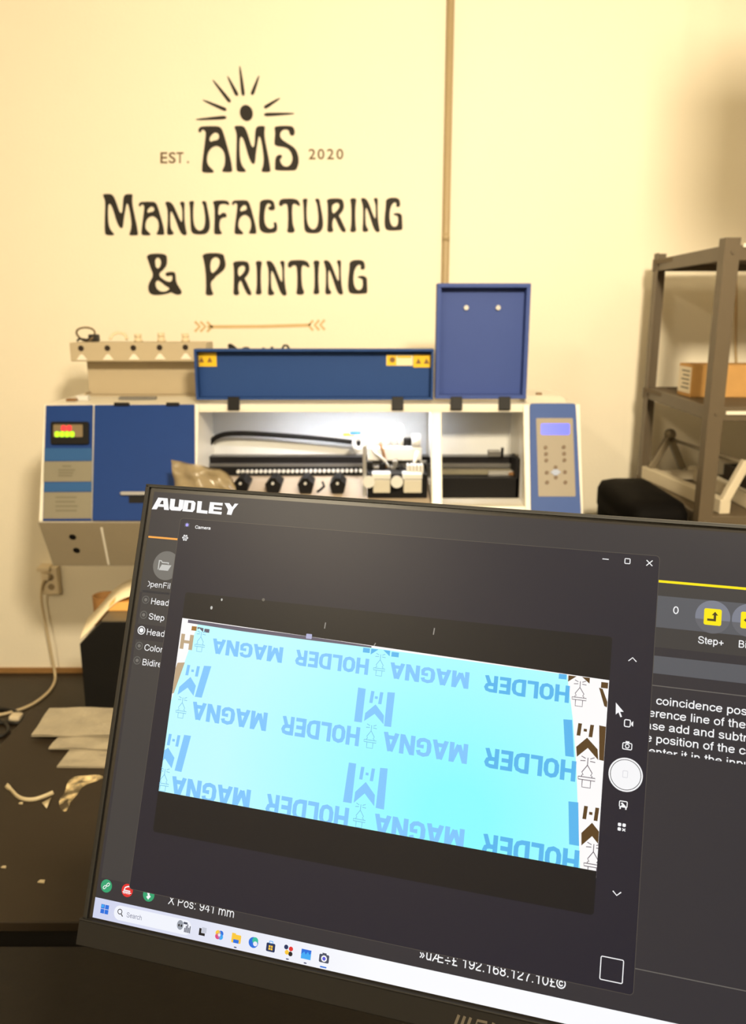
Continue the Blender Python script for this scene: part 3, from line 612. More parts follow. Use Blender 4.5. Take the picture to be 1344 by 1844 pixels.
for k, (P, lab) in enumerate(((((127, 1347), (102, 1379), (300, 1380), (305, 1347)), 'white plastic packet at the bottom front of the three on the table'),
                              (((118, 1310), (87, 1346), (300, 1348), (305, 1310)), 'white plastic packet between the other two on the table'),
                              (((89, 1273), (56, 1323), (300, 1324), (305, 1273)), 'white plastic packet on top at the back of the table'))):
    h = .004
    cs = [atz(x, y, z+h) for x, y in P]
    def fn(u, v, cs=cs, z=z, h=h, k=k):
        p = cs[0]*(1-u)*(1-v) + cs[3]*u*(1-v) + cs[2]*u*v + cs[1]*(1-u)*v
        return Vector((p.x, p.y, z+h-.0012 + .0012*math.sin(13*u+2*k)*math.sin(9*v+k)))
    mb = MB().grid(fn, 26, 10); mb.prism([Vector((q.x, q.y, z)) for q in cs], (0, 0, h-.0026))
    solo('plastic_packet', mb, m_sheet, lab, 'packet', 'white packets on the work table'); z += h
# scraps and painted glare on the table
m_scrap = M('film_scrap', (160, 146, 116), rough=0.4, bump=.2)
pa = smooth3([atz(x, y, TZ+.003) for x, y in ((11, 1414), (20, 1422), (30, 1434), (44, 1440), (62, 1440), (80, 1434), (96, 1427))])
rb = MB()
for q, r in zip(pa, pa[1:]): pass
wd = .0028
vs = []; fs = []
for i, q in enumerate(pa):
    t = (pa[min(i+1, len(pa)-1)] - pa[max(i-1, 0)]).normalized(); nrm = Vector((-t.y, t.x, 0)); ww = wd*(.6 if i > 4 else 1.0)
    vs += [q - nrm*ww + Vector((0, 0, -.0025)), q + nrm*ww + Vector((0, 0, .003))]
fs = [(2*i, 2*i+1, 2*i+3, 2*i+2) for i in range(len(pa)-1)]
rb.add(vs, fs); e = [atz(x, y, TZ+.001) for x, y in ((76, 1447), (92, 1438), (84, 1456))]; rb.add(e + [q+Vector((0,0,.0015)) for q in e], [(0,1,2),(3,5,4),(0,3,4,1),(1,4,5,2),(2,5,3,0)])
solo('film_offcut', rb, m_scrap, 'curled white strip of film lying on the dark table at the left', 'film scrap', solid=.0008, smooth=True)
m_glare = M('table_glare', (214, 190, 142), rough=0.2, bump=0.6, bscale=22, noise=.5, nscale=14, alpha=.5)  # glare on the tabletop, painted as a pale film patch with uneven alpha
gn = m_glare.node_tree; tx = gn.nodes.new('ShaderNodeTexNoise'); tx.inputs['Scale'].default_value = 34; tx.inputs['Detail'].default_value = 3; tcg = gn.nodes.new('ShaderNodeTexCoord')
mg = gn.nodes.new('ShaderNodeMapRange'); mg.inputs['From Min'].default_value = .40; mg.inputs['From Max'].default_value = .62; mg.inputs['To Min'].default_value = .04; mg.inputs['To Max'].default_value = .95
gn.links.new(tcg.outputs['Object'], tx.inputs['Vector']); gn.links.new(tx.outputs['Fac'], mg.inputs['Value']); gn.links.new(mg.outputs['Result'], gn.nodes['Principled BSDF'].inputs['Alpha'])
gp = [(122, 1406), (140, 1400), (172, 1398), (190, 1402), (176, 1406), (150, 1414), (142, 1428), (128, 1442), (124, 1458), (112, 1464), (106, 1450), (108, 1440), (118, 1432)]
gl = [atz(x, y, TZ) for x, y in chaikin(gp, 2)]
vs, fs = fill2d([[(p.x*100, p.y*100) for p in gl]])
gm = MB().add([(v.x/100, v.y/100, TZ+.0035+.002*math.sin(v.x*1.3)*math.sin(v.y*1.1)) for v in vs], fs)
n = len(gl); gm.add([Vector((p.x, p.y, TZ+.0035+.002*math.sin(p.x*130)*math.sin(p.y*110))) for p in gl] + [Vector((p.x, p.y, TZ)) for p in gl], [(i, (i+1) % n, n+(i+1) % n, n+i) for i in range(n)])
solo('glare_patch', gm, m_glare, 'painted patch of glare on the dark table in front of the packets', 'painted glare', smooth=True)
for (x, y, s, lab) in ((75, 1588, .0050, 'pale paper fleck lowest on the open dark tabletop'), (38, 1447, .0035, 'pale paper fleck just below the curled white strip'), (7, 1562, .0035, 'pale paper fleck by the left edge of the tabletop')):
    p = atz(x, y, TZ); solo('paper_fleck', MB().prism([(p.x-s, p.y-s*.4, TZ), (p.x+s, p.y-s*.7, TZ), (p.x+s*.8, p.y+s*.5, TZ), (p.x-s*.6, p.y+s*.6, TZ)], (0, 0, .0015)), m_scrap, lab, 'paper scrap', 'paper flecks on the table')

# desk that carries the monitor
m_desk = M('dark_brown_desk', (24, 20, 15), rough=0.65, spec=0.2, noise=0.25, nscale=60, bump=0.05, bscale=200)
DY1 = .874
dk = thing('desk', (0.1, .55, 0), 'dark brown desk under the monitor in the foreground', 'desk')
obj('desktop', MB().box((-.95, .22, .725), (1.25, DY1, .75)), m_desk, dk, bevel=.0025)
for x in (-.9, 1.2):
    for y in (.28, .82): obj('leg', MB().box((x-.025, y-.025, 0), (x+.025, y+.025, .725)), m_tableg, dk, bevel=.003)
obj('crossbar', MB().box((-.875, .80, .60), (1.175, .84, .66)), m_tableg, dk)

# ================================================================== RIGHT SIDE: shelf and what stands on it
m_shelf = M('grey_powder_coat', (94, 82, 65), rough=0.45, noise=0.06)
m_board = M('shelf_board', (96, 82, 62), rough=0.7, noise=0.15)
m_glint = M('shelf_beam_glint', (236, 228, 210), rough=0.3)  # pale strips that paint the highlights along the front beams
sh = thing('storage_shelf', (1.65, 2.78, 0), 'grey metal storage shelf at the right wall end with a long cardboard box', 'shelf')
XA, XAr, XBk = 1.024, 1.046, 2.25; YA, YB = 2.46, 3.10; HT = 1.733; T = .0035; WP = .044
def lpost(x, y, sx, sy):
    m = MB(); m.box((min(x, x+sx*WP), min(y, y+sy*T), 0), (max(x, x+sx*WP), max(y, y+sy*T), HT))
    m.box((min(x, x+sx*T), min(y+sy*T, y+sy*WP), 0), (max(x, x+sx*T), max(y+sy*T, y+sy*WP), HT)); return m
for x, y, sx, sy in ((XA-.022, YA-.02, 1, 1), (XAr-.020, YB+.02, 1, -1), (XBk+.02, YA-.02, -1, 1), (XBk+.02, YB+.02, -1, -1)):
    obj('post', lpost(x, y, sx, sy), m_shelf, sh)
for zt in (1.713, 1.252, .915, .46, .10):
    h = .042
    for xf, xr in ((XA-.017, XAr-.015), (XBk, XBk)):
        obj('side_beam', MB().prism([(xf, YA-.012, zt-h), (xf+.012, YA-.012, zt-h), (xr+.012, YB+.012, zt-h), (xr, YB+.012, zt-h)], (0, 0, h)), m_shelf, sh, bevel=.002)
    for y in (YA-.016, YB+.004):
        bm_ = obj('long_beam', MB().box((XA-.004, y, zt-h), (XBk+.01, y+.012, zt)), m_shelf, sh, bevel=.002)
        if y < 2.5 and zt in (1.713, 1.252): obj('beam_glint', MB().box((XA+.03, y-.006, zt-.006 if zt > 1.5 else zt-.022), (XBk-.03, y, zt+.004 if zt > 1.5 else zt-.012)), m_glint, bm_)
    obj('board', MB().box((XA+.0, YA-.002, zt-.018), (XBk-.002, YB+.002, zt-.003)), m_board, sh)
    for xx in (XA+.002,): 
        for y in (YA-.0215, ): obj('rivet', MB().cyl((xx, y+.002, zt-.02), (xx, y-.002, zt-.02), .006, 10), m_shelf, sh)

bx0 = 1.0605; bx = thing('cardboard_box', (1.5, 2.81, 1.249), 'long brown cardboard box with a white label on the middle shelf', 'box')
obj('carton', MB().box((bx0, 2.75, 1.249), (bx0+.86, 2.87, 1.354)), m_card, bx, bevel=.003)
obj('flap', MB().box((bx0+.002, 2.752, 1.354), (bx0+.858, 2.809, 1.357)).box((bx0+.002, 2.811, 1.354), (bx0+.858, 2.868, 1.357)), m_card, bx)
lb = obj('shipping_label', MB().box((bx0-.0015, 2.753, 1.262), (bx0+.0005, 2.862, 1.348)), M('label_white', (226, 214, 192), rough=.6), bx)
for k in range(5): obj('print_line', MB().box((bx0-.002, 2.765, 1.276+.014*k), (bx0-.0012, 2.835-.012*(k % 2), 1.281+.014*k)), m_faint, lb)

m_alu = M('painted_aluminium', (206, 194, 170), rough=0.4, noise=0.05)
m_galv = M('galvanised_metal', (118, 107, 88), rough=0.4, metal=0.4, noise=0.1)
st = thing('roll_stand', (1.17, 2.75, .912), 'pale metal roll stand with two angled end frames on the lower shelf', 'stand')
zs = .912
def apt(x, y, Y): p = at(x, y, Y); return Vector((p.x, Y, p.z))
r1, r2, r3 = apt(1172, 846, 3.02), apt(1206, 786, 3.02), apt(1229, 852, 3.02)
r1.z = r3.z = zs+.045; 
obj('rear_frame', MB().bar(r1, r2, .022, .03, (0,1,0)).bar(r2, r3, .022, .03, (0,1,0)).ball(r2 + Vector((.002, 0, .008)), .022, 14), m_galv, st, bevel=.002)
f1 = apt(1302, 922, 2.50); f2 = apt(1345, 830, 2.50); f1.z = zs+.040
f3 = Vector((2*f2.x-f1.x, 2.50, zs+.040))
obj('front_frame', MB().bar(f1, f2, .026, .03, (0,1,0)).bar(f2, f3, .026, .03, (0,1,0)), m_alu, st, bevel=.004)
obj('top_rod', MB().cyl(r2 + Vector((.006, 0, -.01)), f2 + Vector((0, 0, -.01)), .0065, 12), m_galv, st, smooth=True)
b1 = Vector((r1.x-.004, 3.06, zs+.024)); b2 = Vector((f1.x, 2.485, zs+.024))
obj('base_bar', MB().bar(b1, b2, .035, .046), m_alu, st, bevel=.003)
obj('base_bar', MB().bar(Vector((f3.x, 3.06, zs+.024)), Vector((f3.x, 2.485, zs+.024)), .035, .046), m_alu, st, bevel=.003)
obj('cross_bar', MB().bar(Vector((r1.x, 3.02, zs+.02)), Vector((f3.x, 3.02, zs+.02)), .03, .03), m_alu, st, bevel=.003)
m_tray = M('dark_tray_plastic', (52, 42, 32), rough=.5)
xa = r1.x + .05
tr = MB(); x0, x1, y0, y1, z0 = 1.30, 1.85, 2.60, 2.98, zs
tr.box((x0, y0, z0), (x1, y1, z0+.006))
for lo, hi in (((x0,y0,z0+.006),(x1,y0+.006,z0+.07)), ((x0,y1-.006,z0+.006),(x1,y1,z0+.07)), ((x0,y0+.006,z0+.006),(x0+.006,y1-.006,z0+.07)), ((x1-.006,y0+.006,z0+.006),(x1,y1-.006,z0+.07))): tr.box(lo, hi)
solo('parts_tray', tr, m_tray, 'dark open tray on the lower shelf beside the metal roll stand', 'tray')
# crate one level down
cr = MB(); x0, x1, y0, y1, z0, z1 = 1.075, 1.60, 2.50, 3.04, .457, .85
cr.box((x0, y0, z0), (x1, y1, z0+.008))
for lo, hi in (((x0,y0,z0+.008),(x1,y0+.008,z1)), ((x0,y1-.008,z0+.008),(x1,y1,z1)), ((x0,y0+.008,z0+.008),(x0+.008,y1-.008,z1)), ((x1-.008,y0+.008,z0+.008),(x1,y1-.008,z1))): cr.box(lo, hi)
ct = thing('storage_crate', (1.34, 2.77, z0), 'black storage crate on the shelf level under the roll stand', 'crate')
obj('crate_body', cr, m_blk, ct)
obj('crate_rim', MB().box((x0-.008, y0-.008, z1-.02), (x1+.008, y0, z1)).box((x0-.008, y0, z1-.02), (x0, y1, z1)), M('dark_grey_rim', (58, 50, 42), rough=.4), ct, bevel=.002)

# tall black bin between printer and shelf
m_bin = M('bin_black_plastic', (13, 11, 10), rough=0.7, spec=0.08, noise=0.1)
bn = thing('waste_bin', (.896, 2.68, 0), 'tall black bin with a rounded lid between the printer and shelf', 'bin')
bx_, by_ = .896, 2.68
vs = []; n = 40
def ring(hx, hy, z):
    o = []
    for k in range(n):
        t = 2*math.pi*k/n; c, s = math.cos(t), math.sin(t); e = .35
        o.append((bx_ + hx*math.copysign(abs(c)**e, c), by_ + hy*math.copysign(abs(s)**e, s), z))
    return o
def loft(rs):
    vs = [p for r in rs for p in r]; fs = [(j*n+i, j*n+(i+1) % n, (j+1)*n+(i+1) % n, (j+1)*n+i) for j in range(len(rs)-1) for i in range(n)]
    return MB().add(vs, fs + [tuple(range(n-1, -1, -1)), tuple((len(rs)-1)*n+i for i in range(n))])
obj('bin_body', loft([ring(.084, .20, 0), ring(.094, .225, .86)]), m_bin, bn, smooth=False)
obj('bin_lid', loft([ring(.097, .23, .86), ring(.097, .23, .915), ring(.088, .215, .940), ring(.064, .17, .954), ring(.02, .06, .960)]), m_bin, bn, smooth=True)
# box added out of view on the right to shade the upper wall
m_shadebox = M('shade_box_grey', (150, 144, 132), rough=0.5, noise=0.04)
hx0, hx1, hy0, hy1, hz0, hz1 = .81, 1.66, .95, 1.40, 2.26, 2.52
ht = thing('wall_shade_box', ((hx0+hx1)/2, (hy0+hy1)/2, hz0), 'unseen grey box added on four ceiling rods to shade the upper right wall', 'shade blocker')
obj('shade_box_case', MB().box((hx0, hy0, hz0), (hx1, hy1, hz1)), m_shadebox, ht, bevel=.008)
obj('grille', MB().box((hx0+.06, hy0-.012, hz0+.04), (hx1-.06, hy0-.002, hz1-.04)), m_blk, ht)
for k in range(7): obj('louvre', MB().bar(Vector((hx0+.06, hy0-.018, hz0+.055+.025*k)), Vector((hx1-.06, hy0-.018, hz0+.055+.025*k)), .012, .003), m_shadebox, ht)
for x in (hx0+.06, hx1-.06):
    for y in (hy0+.06, hy1-.06): obj('hanging_rod', MB().cyl((x, y, hz1-.002), (x, y, ZC), .006, 10), m_grey, ht)
# cord hanging on the wall behind the shelf
hc = smooth3([at(x, y, WALL_Y-.012) for x, y in ((1325, 470), (1326, 520), (1326, 580), (1325, 620), (1327, 660), (1330, 720))])
solo('hanging_cord', MB().tube(hc, .005, 8), M('beige_cord', (196, 170, 128), rough=.5), 'thin beige cord hanging down the back wall behind the shelf', 'cord', smooth=True)

# ================================================================== THE MONITOR
PX = 0.0002768                                   # size of one display pixel
SCR = Matrix(((0.963860, -0.106598, 0.244153), (-0.266330, -0.363190, 0.892839), (-0.006501, -0.925597, -0.378454)))
SU, SV, SNM = SCR.col[0].copy(), SCR.col[1].copy(), -SCR.col[2]
TL = Vector((-0.161619, 0.589995, 1.400589))
def S(u, v, wd=0.0): return TL + SU*(u*PX) + SV*(v*PX) + SNM*wd
m_bez = M('monitor_black_plastic', (21, 19, 17), rough=0.45, spec=0.3, noise=0.1, nscale=200)
m_chin = M('monitor_chin', (17, 15, 13), rough=0.6, spec=0.25, noise=0.12, nscale=300)
m_gap = M('bezel_gap', (4, 4, 4), rough=0.6)
m_logo = M('monitor_logo_grey', (72, 66, 57), rough=0.4)
m_glass = M('display_border', (18, 15, 13), rough=0.3)
base = S(960, 540, -.05); base = Vector((base.x+.035, base.y+.15, .75))
mo = thing('monitor', base, 'large black monitor showing a camera preview on the foreground desk', 'monitor')
def sprism(mb, loop, w0, w1): return mb.prism([S(u, v, w0) for u, v in loop], SNM*(w1-w0))
def shp(mb, loops, wd):
    vs, fs = fill2d(loops); return mb.add([S(v.x, v.y, wd) for v in vs], fs)
U0, V0, U1, V1 = -25, -19, 1945, 1148
obj('back_shell', sprism(MB(), rrect(U0, V0, U1, V1-4, 14), -.024, -.002), m_bez, mo, bevel=.003)
hump = MB(); hump.add([S(u, v, -.024) for u, v in rect(420, 330, 1500, 1000)] + [S(u, v, -.055) for u, v in rect(560, 430, 1360, 900)], [(0,1,2,3),(4,5,6,7)] + [(i, (i+1) % 4, 4+(i+1) % 4, 4+i) for i in range(4)])
obj('rear_hump', hump, m_bez, mo, bevel=.004)
fr = MB()
for lo in (rect(U0, V0, U1, -12.5), rect(U0, -12.5, -13.5, 1086), rect(1933.5, -12.5, U1, 1086)): sprism(fr, lo, -.002, .0016)
obj('bezel', fr, m_bez, mo, bevel=.0006)
obj('chin', sprism(MB(), rect(-31, 1088, 1951, V1), -.014, .0030), m_chin, mo, bevel=.0008)
obj('chin_ledge', sprism(MB(), rect(-30, 1084.5, 1950, 1089.5), -.002, .0036), m_chin, mo, bevel=.0005)
# maker's lettering on the chin
lg = MB()
for lp in (stroke([(918,1133),(926,1106)], 6), stroke([(931,1133),(939,1106)], 6), stroke([(944,1133),(952,1106)], 6),            stroke([(988,1108.5),(967,1108.5),(964,1117),(980,1120),(977,1130),(956,1130)], 5.5), stroke([(994,1133),(1002,1106)], 6.5)):
    shp(lg, [lp], .0032)
obj('maker_logo', lg, m_logo, mo)
# stand
st_ = MB(); top = S(960, 640, -.05)
st_.bar(top + SNM*.004, top - SNM*.035, .11, .11, SV); obj('stand_mount', st_, m_bez, mo, bevel=.004)
tp = top - SNM*.03
obj('stand_neck', MB().bar(Vector((base.x, base.y, .757)), Vector((base.x, base.y, tp.z+.05)), .07, .035, (0,1,0)), m_bez, mo, bevel=.006)
obj('stand_neck_arm', MB().bar(tp + SNM*.01, Vector((base.x, base.y, tp.z)), .06, .05), m_bez, mo, bevel=.004)
obj('stand_foot', MB().box((base.x-.13, base.y-.13, .75), (base.x+.13, base.y+.05, .758)), m_bez, mo, bevel=.003)
obj('screen', sprism(MB(), rect(-13.5, -12.5, 1933.5, 1086), -.002, 0.0), m_glass, mo)
scr = [o for o in C.objects if o.name == 'screen'][0]
obj('bezel_gap', sprism(MB(), rect(-16.5, -15, -12.5, 1084.5), .0001, .0017).add([], []), m_gap, mo)
obj('bezel_gap', sprism(MB(), rect(-12.5, -15.5, 1932.5, -10.5), .0001, .0017), m_gap, mo)

vt = thing('video_cable', (-.40, .895, .55), 'black video cable hanging in the gap between desk and work table', 'cable')
obj('cable', MB().tube(smooth3([S(600, 960, -.062), S(480, 1080, -.12), Vector((-.22, .86, .90)), Vector((-.30, .893, .76)), Vector((-.345, .895, .735)), Vector((-.40, .895, .70)), Vector((-.42, .895, .60))]), .004, 8), m_gap, vt, smooth=True)
obj('ferrite', MB().bar(Vector((-.352, .895, .742)), Vector((-.338, .895, .732)), .012, .010), m_logo, vt, bevel=.002)

# ---- what the display shows: thin luminous patches lying on the panel, layer by layer
def ui(name, loops, mat, layer, holes=False, label=None):
    mb = MB(); wd = .0001 + .00004*layer
    if holes: shp(mb, loops, wd)
    else:
        for lp in loops: shp(mb, [lp], wd)
    return obj(name, mb, mat, scr, label=label)
# ---- a plain sans lettering drawn as strokes (cap height 1, x-height .73)
def ell(cx, cy, rx, ry, n=22): return [(cx+rx*math.cos(2*math.pi*k/n), cy+ry*math.sin(2*math.pi*k/n)) for k in range(n+1)]
NARCH = [(.15,.38),(.17,.53),(.27,.645),(.40,.672),(.53,.64),(.60,.54),(.61,.42),(.61,0)]
GL = {
 'a': (.776, [[(.10,.50),(.14,.61),(.24,.67),(.38,.675),(.53,.64),(.59,.54),(.59,.16),(.62,.07),(.70,.058)], [(.59,.42),(.40,.385),(.20,.34),(.10,.26),(.09,.17),(.15,.085),(.27,.055),(.42,.085),(.53,.16),(.59,.27)]]),
 'b': (.776, [[(.15,0),(.15,1)], ell(.40,.365,.265,.312)]), 'd': (.776, [[(.63,0),(.63,1)], ell(.375,.365,.265,.312)]),
 'c': (.70, [[(.63,.50),(.57,.62),(.45,.672),(.36,.676),(.21,.63),(.12,.51),(.10,.36),(.13,.19),(.22,.09),(.36,.054),(.48,.067),(.58,.13),(.635,.25)]]),
 'e': (.776, [[(.11,.385),(.665,.385),(.645,.52),(.56,.635),(.39,.676),(.22,.63),(.12,.51),(.10,.36),(.13,.19),(.23,.09),(.39,.054),(.54,.085),(.65,.20)]]),
 'f': (.388, [[(.19,0),(.19,.80),(.22,.90),(.29,.94),(.38,.935)], [(.02,.672),(.37,.672)]]),
 'h': (.776, [[(.15,0),(.15,1)], NARCH]), 'n': (.776, [[(.15,0),(.15,.73)], NARCH]),
 'm': (1.163, [[(.14,0),(.14,.73)], [(.14,.38),(.16,.53),(.24,.645),(.36,.672),(.48,.64),(.55,.54),(.57,.42),(.57,0)], [(.57,.38),(.59,.53),(.67,.645),(.79,.672),(.92,.64),(1.0,.54),(1.02,.42),(1.02,0)]]),
 'i': (.31, [[(.155,0),(.155,.73)], [(.155,.87),(.155,1.0)]]), 'l': (.31, [[(.155,0),(.155,1)]]),
 'o': (.776, [ell(.388,.365,.285,.312)]), 'p': (.776, [[(.15,-.28),(.15,.73)], ell(.40,.365,.265,.312)]),
 'r': (.465, [[(.15,0),(.15,.73)], [(.15,.38),(.18,.53),(.26,.63),(.36,.665),(.46,.66)]]),
 's': (.70, [[(.58,.52),(.54,.62),(.43,.672),(.33,.676),(.19,.645),(.12,.55),(.15,.45),(.27,.40),(.43,.36),(.57,.30),(.60,.20),(.55,.105),(.43,.06),(.33,.054),(.18,.09),(.09,.20)]]),
 't': (.388, [[(.19,.93),(.19,.18),(.22,.085),(.29,.058),(.37,.063)], [(.02,.672),(.37,.672)]]),
 'u': (.776, [[(.15,.73),(.15,.28),(.17,.16),(.25,.075),(.36,.058),(.50,.10),(.59,.20),(.61,.33)], [(.61,0),(.61,.73)]]),
 'x': (.70, [[(.06,0),(.64,.73)], [(.64,0),(.06,.73)]]),
 'B': (.93, [[(.17,0),(.17,1)], [(.17,.94),(.52,.94),(.68,.89),(.74,.76),(.69,.62),(.55,.54),(.17,.54)], [(.55,.54),(.73,.48),(.81,.30),(.76,.15),(.62,.07),(.50,.06),(.17,.06)]]),
 'C': (1.0, [[(.90,.68),(.82,.85),(.68,.93),(.53,.95),(.33,.90),(.18,.78),(.12,.60),(.12,.42),(.18,.23),(.33,.09),(.53,.05),(.70,.08),(.84,.18),(.91,.36)]]),
 'F': (.853, [[(.16,0),(.16,1)], [(.16,.94),(.78,.94)], [(.16,.52),(.70,.52)]]), 'H': (1.0, [[(.17,0),(.17,1)], [(.83,0),(.83,1)], [(.17,.53),(.83,.53)]]),
 'O': (1.086, [ell(.543,.5,.44,.45)]), 'P': (.93, [[(.17,0),(.17,1)], [(.17,.94),(.55,.94),(.72,.90),(.80,.76),(.79,.62),(.70,.51),(.55,.47),(.17,.47)]]),
 'S': (.93, [[(.78,.70),(.74,.84),(.62,.93),(.46,.95),(.28,.92),(.16,.82),(.14,.70),(.22,.59),(.42,.53),(.62,.48),(.78,.39),(.82,.26),(.76,.13),(.63,.06),(.46,.045),(.28,.075),(.15,.17),(.10,.32)]]),
 'X': (.93, [[(.07,0),(.86,1)], [(.86,0),(.07,1)]]), '0': (.776, [ell(.388,.5,.285,.45)]),
 '1': (.776, [[(.14,.74),(.33,.78),(.43,.90),(.45,1.0)], [(.45,0),(.45,1)]]),
 '2': (.776, [[(.11,.66),(.15,.84),(.28,.93),(.42,.945),(.58,.90),(.66,.76),(.63,.62),(.50,.48),(.28,.32),(.15,.17),(.11,.06),(.68,.06)]]),
 '4': (.776, [[(.53,0),(.53,.95)], [(.53,.95),(.07,.29),(.72,.29)]]),
 '6': (.776, [[(.64,.75),(.56,.90),(.42,.945),(.27,.90),(.15,.74),(.11,.48),(.12,.28),(.22,.11),(.38,.055),(.54,.09),(.65,.22),(.66,.36),(.60,.52),(.46,.60),(.33,.59),(.18,.50),(.12,.36)]]),
 '7': (.776, [[(.10,.94),(.69,.94),(.52,.70),(.38,.40),(.32,0)]]), '8': (.776, [ell(.388,.73,.22,.21), ell(.388,.29,.265,.235)]),
 '.': (.388, [[(.19,0),(.19,.13)]]), ':': (.388, [[(.19,0),(.19,.13)], [(.19,.58),(.19,.71)]]), '+': (.816, [[(.09,.36),(.73,.36)], [(.41,.04),(.41,.68)]]), ' ': (.388, []),
 '\u00bb': (.776, [[(.14,.62),(.36,.36),(.14,.10)], [(.40,.62),(.62,.36),(.40,.10)]]), '\u00f7': (.816, [[(.09,.36),(.73,.36)], [(.41,.58),(.41,.70)], [(.41,.02),(.41,.14)]]),
 '\u00c6': (1.39, [[(.05,0),(.60,.95)], [(.24,.33),(.70,.33)], [(.70,0),(.70,1)], [(.56,.94),(1.3,.94)], [(.70,.52),(1.24,.52)], [(.70,.06),(1.32,.06)]]),
 '\u00a3': (.776, [[(.68,.75),(.60,.90),(.45,.945),(.30,.90),(.23,.75),(.28,.50),(.30,.30),(.22,.13),(.12,.06),(.71,.06)], [(.10,.48),(.56,.48)]]),
 '\u00a9': (1.03, [ell(.515,.5,.45,.45, 30), [(.68,.60),(.62,.70),(.50,.73),(.37,.66),(.32,.5),(.37,.34),(.50,.27),(.62,.30),(.69,.41)]]),
}
GL['9'] = (.776, [[(.776-x, 1-y) for x, y in p] for p in GL['6'][1]])
GL['\u00fa'] = (.776, GL['u'][1] + [[(.34,.82),(.48,1.0)]])
BL = {  # heavy condensed capitals of the film print
 'M': (.86, [[(.12,0),(.12,1)], [(.72,0),(.72,1)], [(.14,.98),(.42,.10)], [(.70,.98),(.42,.10)]]), 'A': (.74, [[(.11,0),(.35,.98)], [(.63,0),(.39,.98)], [(.2,.26),(.54,.26)]]),
 'G': (.74, [[(.60,.68),(.55,.84),(.36,.89),(.18,.83),(.12,.66),(.12,.34),(.18,.17),(.36,.11),(.52,.15),(.60,.24),(.60,.47),(.36,.47)]]), 'N': (.74, [[(.12,0),(.12,1)], [(.60,0),(.60,1)], [(.14,.96),(.58,.04)]]),
 'H': (.74, [[(.12,0),(.12,1)], [(.60,0),(.60,1)], [(.12,.5),(.60,.5)]]), 'L': (.60, [[(.12,0),(.12,1)], [(.12,.1),(.56,.1)]]), 'E': (.64, [[(.12,0),(.12,1)], [(.12,.1),(.57,.1)], [(.12,.51),(.53,.51)], [(.12,.9),(.57,.9)]]),
 'O': (.74, [[(.36,.89),(.19,.83),(.12,.66),(.12,.34),(.19,.17),(.36,.11),(.53,.17),(.60,.34),(.60,.66),(.53,.83),(.36,.89),(.19,.83)]]),
 'D': (.74, [[(.12,0),(.12,1)], [(.12,.9),(.36,.9),(.53,.83),(.60,.66),(.60,.34),(.53,.17),(.36,.1),(.12,.1)]]),
 'R': (.74, [[(.12,0),(.12,1)], [(.12,.9),(.38,.9),(.53,.85),(.58,.72),(.53,.58),(.38,.53),(.12,.53)], [(.40,.53),(.58,.0)]]),
}
def smooth2(P):
    if len(P) < 5: return P
    o = [P[0]]
    for i in range(len(P)-1):
        a, b = P[i], P[i+1]; o += [(a[0]*.75+b[0]*.25, a[1]*.75+b[1]*.25), (a[0]*.25+b[0]*.75, a[1]*.25+b[1]*.75)]
    return o + [P[-1]]
def letters(s, wd, font=None):      # -> list of quads (two dimensional), total width
    q = []; x = 0.0
    for ch in s:
        adv, strokes = (font or GL)[ch]
        for P in strokes:
            P = smooth2(P) if font is None and len(P) > 4 and not (P[0] == P[-1]) else P
            o = stroke(P, wd); n = len(P)
            for i in range(n-1): q.append([(x+o[k][0], o[k][1]) for k in (i, i+1, 2*n-2-i, 2*n-1-i)])
        x += adv
    return q, x
def utext(name, s, u, vb, cap, mat, layer, wf=1.0, bold=0.12, width=None, label=None):
    q, x = letters(s, bold); fx = width/x if width else cap*wf
    mb = MB()
    for f in q: mb.add([S(u + a*fx, vb - b*cap, .0001+.00004*layer) for a, b in f], [(0, 1, 2, 3)])
    return obj(name, mb, mat, scr, label=label)
def flipped(name, s, u0, v0, u1, v1, mat, layer, slope=.012):   # heavy capitals standing on their heads inside a box
    q, x = letters(s, .2, BL); xs = [p[0] for f in q for p in f]; a0, a1 = min(xs), max(xs); mb = MB()
    for f in q:
        V = []
        for a, b in f:
            u = u1 - (a-a0)/(a1-a0)*(u1-u0); V.append(S(u, v0 + min(max(b, 0), 1)*(v1-v0) + slope*(u-u0), .0001+.00004*layer))
        mb.add(V, [(0, 1, 2, 3)])
    return obj(name, mb, mat, scr)
def ringl(x, y, r, t, n=28): return [circ(x, y, r, n), circ(x, y, r-t, n)]
def frame(x0, y0, x1, y1, r, t): return [rrect(x0, y0, x1, y1, r), rrect(x0+t, y0+t, x1-t, y1-t, max(r-t, .5))]

e_bg = E('app_grey', (46, 44, 51)); e_tool = E('toolbar_grey', (58, 56, 57)); e_panel = E('panel_grey', (58, 56, 58)); e_band = E('band_grey', (86, 88, 95))
e_win = E('window_dark', (28, 27, 43)); e_vid = E('video_dark', (8, 9, 20)); e_white = E('white', (246, 246, 248)); e_line = E('hairline', (104, 100, 96)); e_edge = E('window_edge', (78, 73, 68))
e_or = E('orange', (250, 168, 72)); e_yel = E('yellow', (255, 232, 0)); e_grey = E('soft_grey', (112, 110, 106)); e_icon = E('icon_grey', (196, 196, 192)); e_off = E('radio_off', (92, 92, 90))
e_green = E('green', (44, 162, 112)); e_red = E('red', (226, 44, 44)); e_btn = E('round_button', (122, 126, 140)); e_btn2 = E('round_button_low', (98, 99, 106)); e_dk = E('dark_mark', (70, 58, 20))
e_task = E('taskbar', (214, 220, 242)); e_srch = E('search_field', (240, 243, 252)); e_stxt = E('search_text', (92, 96, 130)); e_blk = E('near_black', (24, 24, 30))
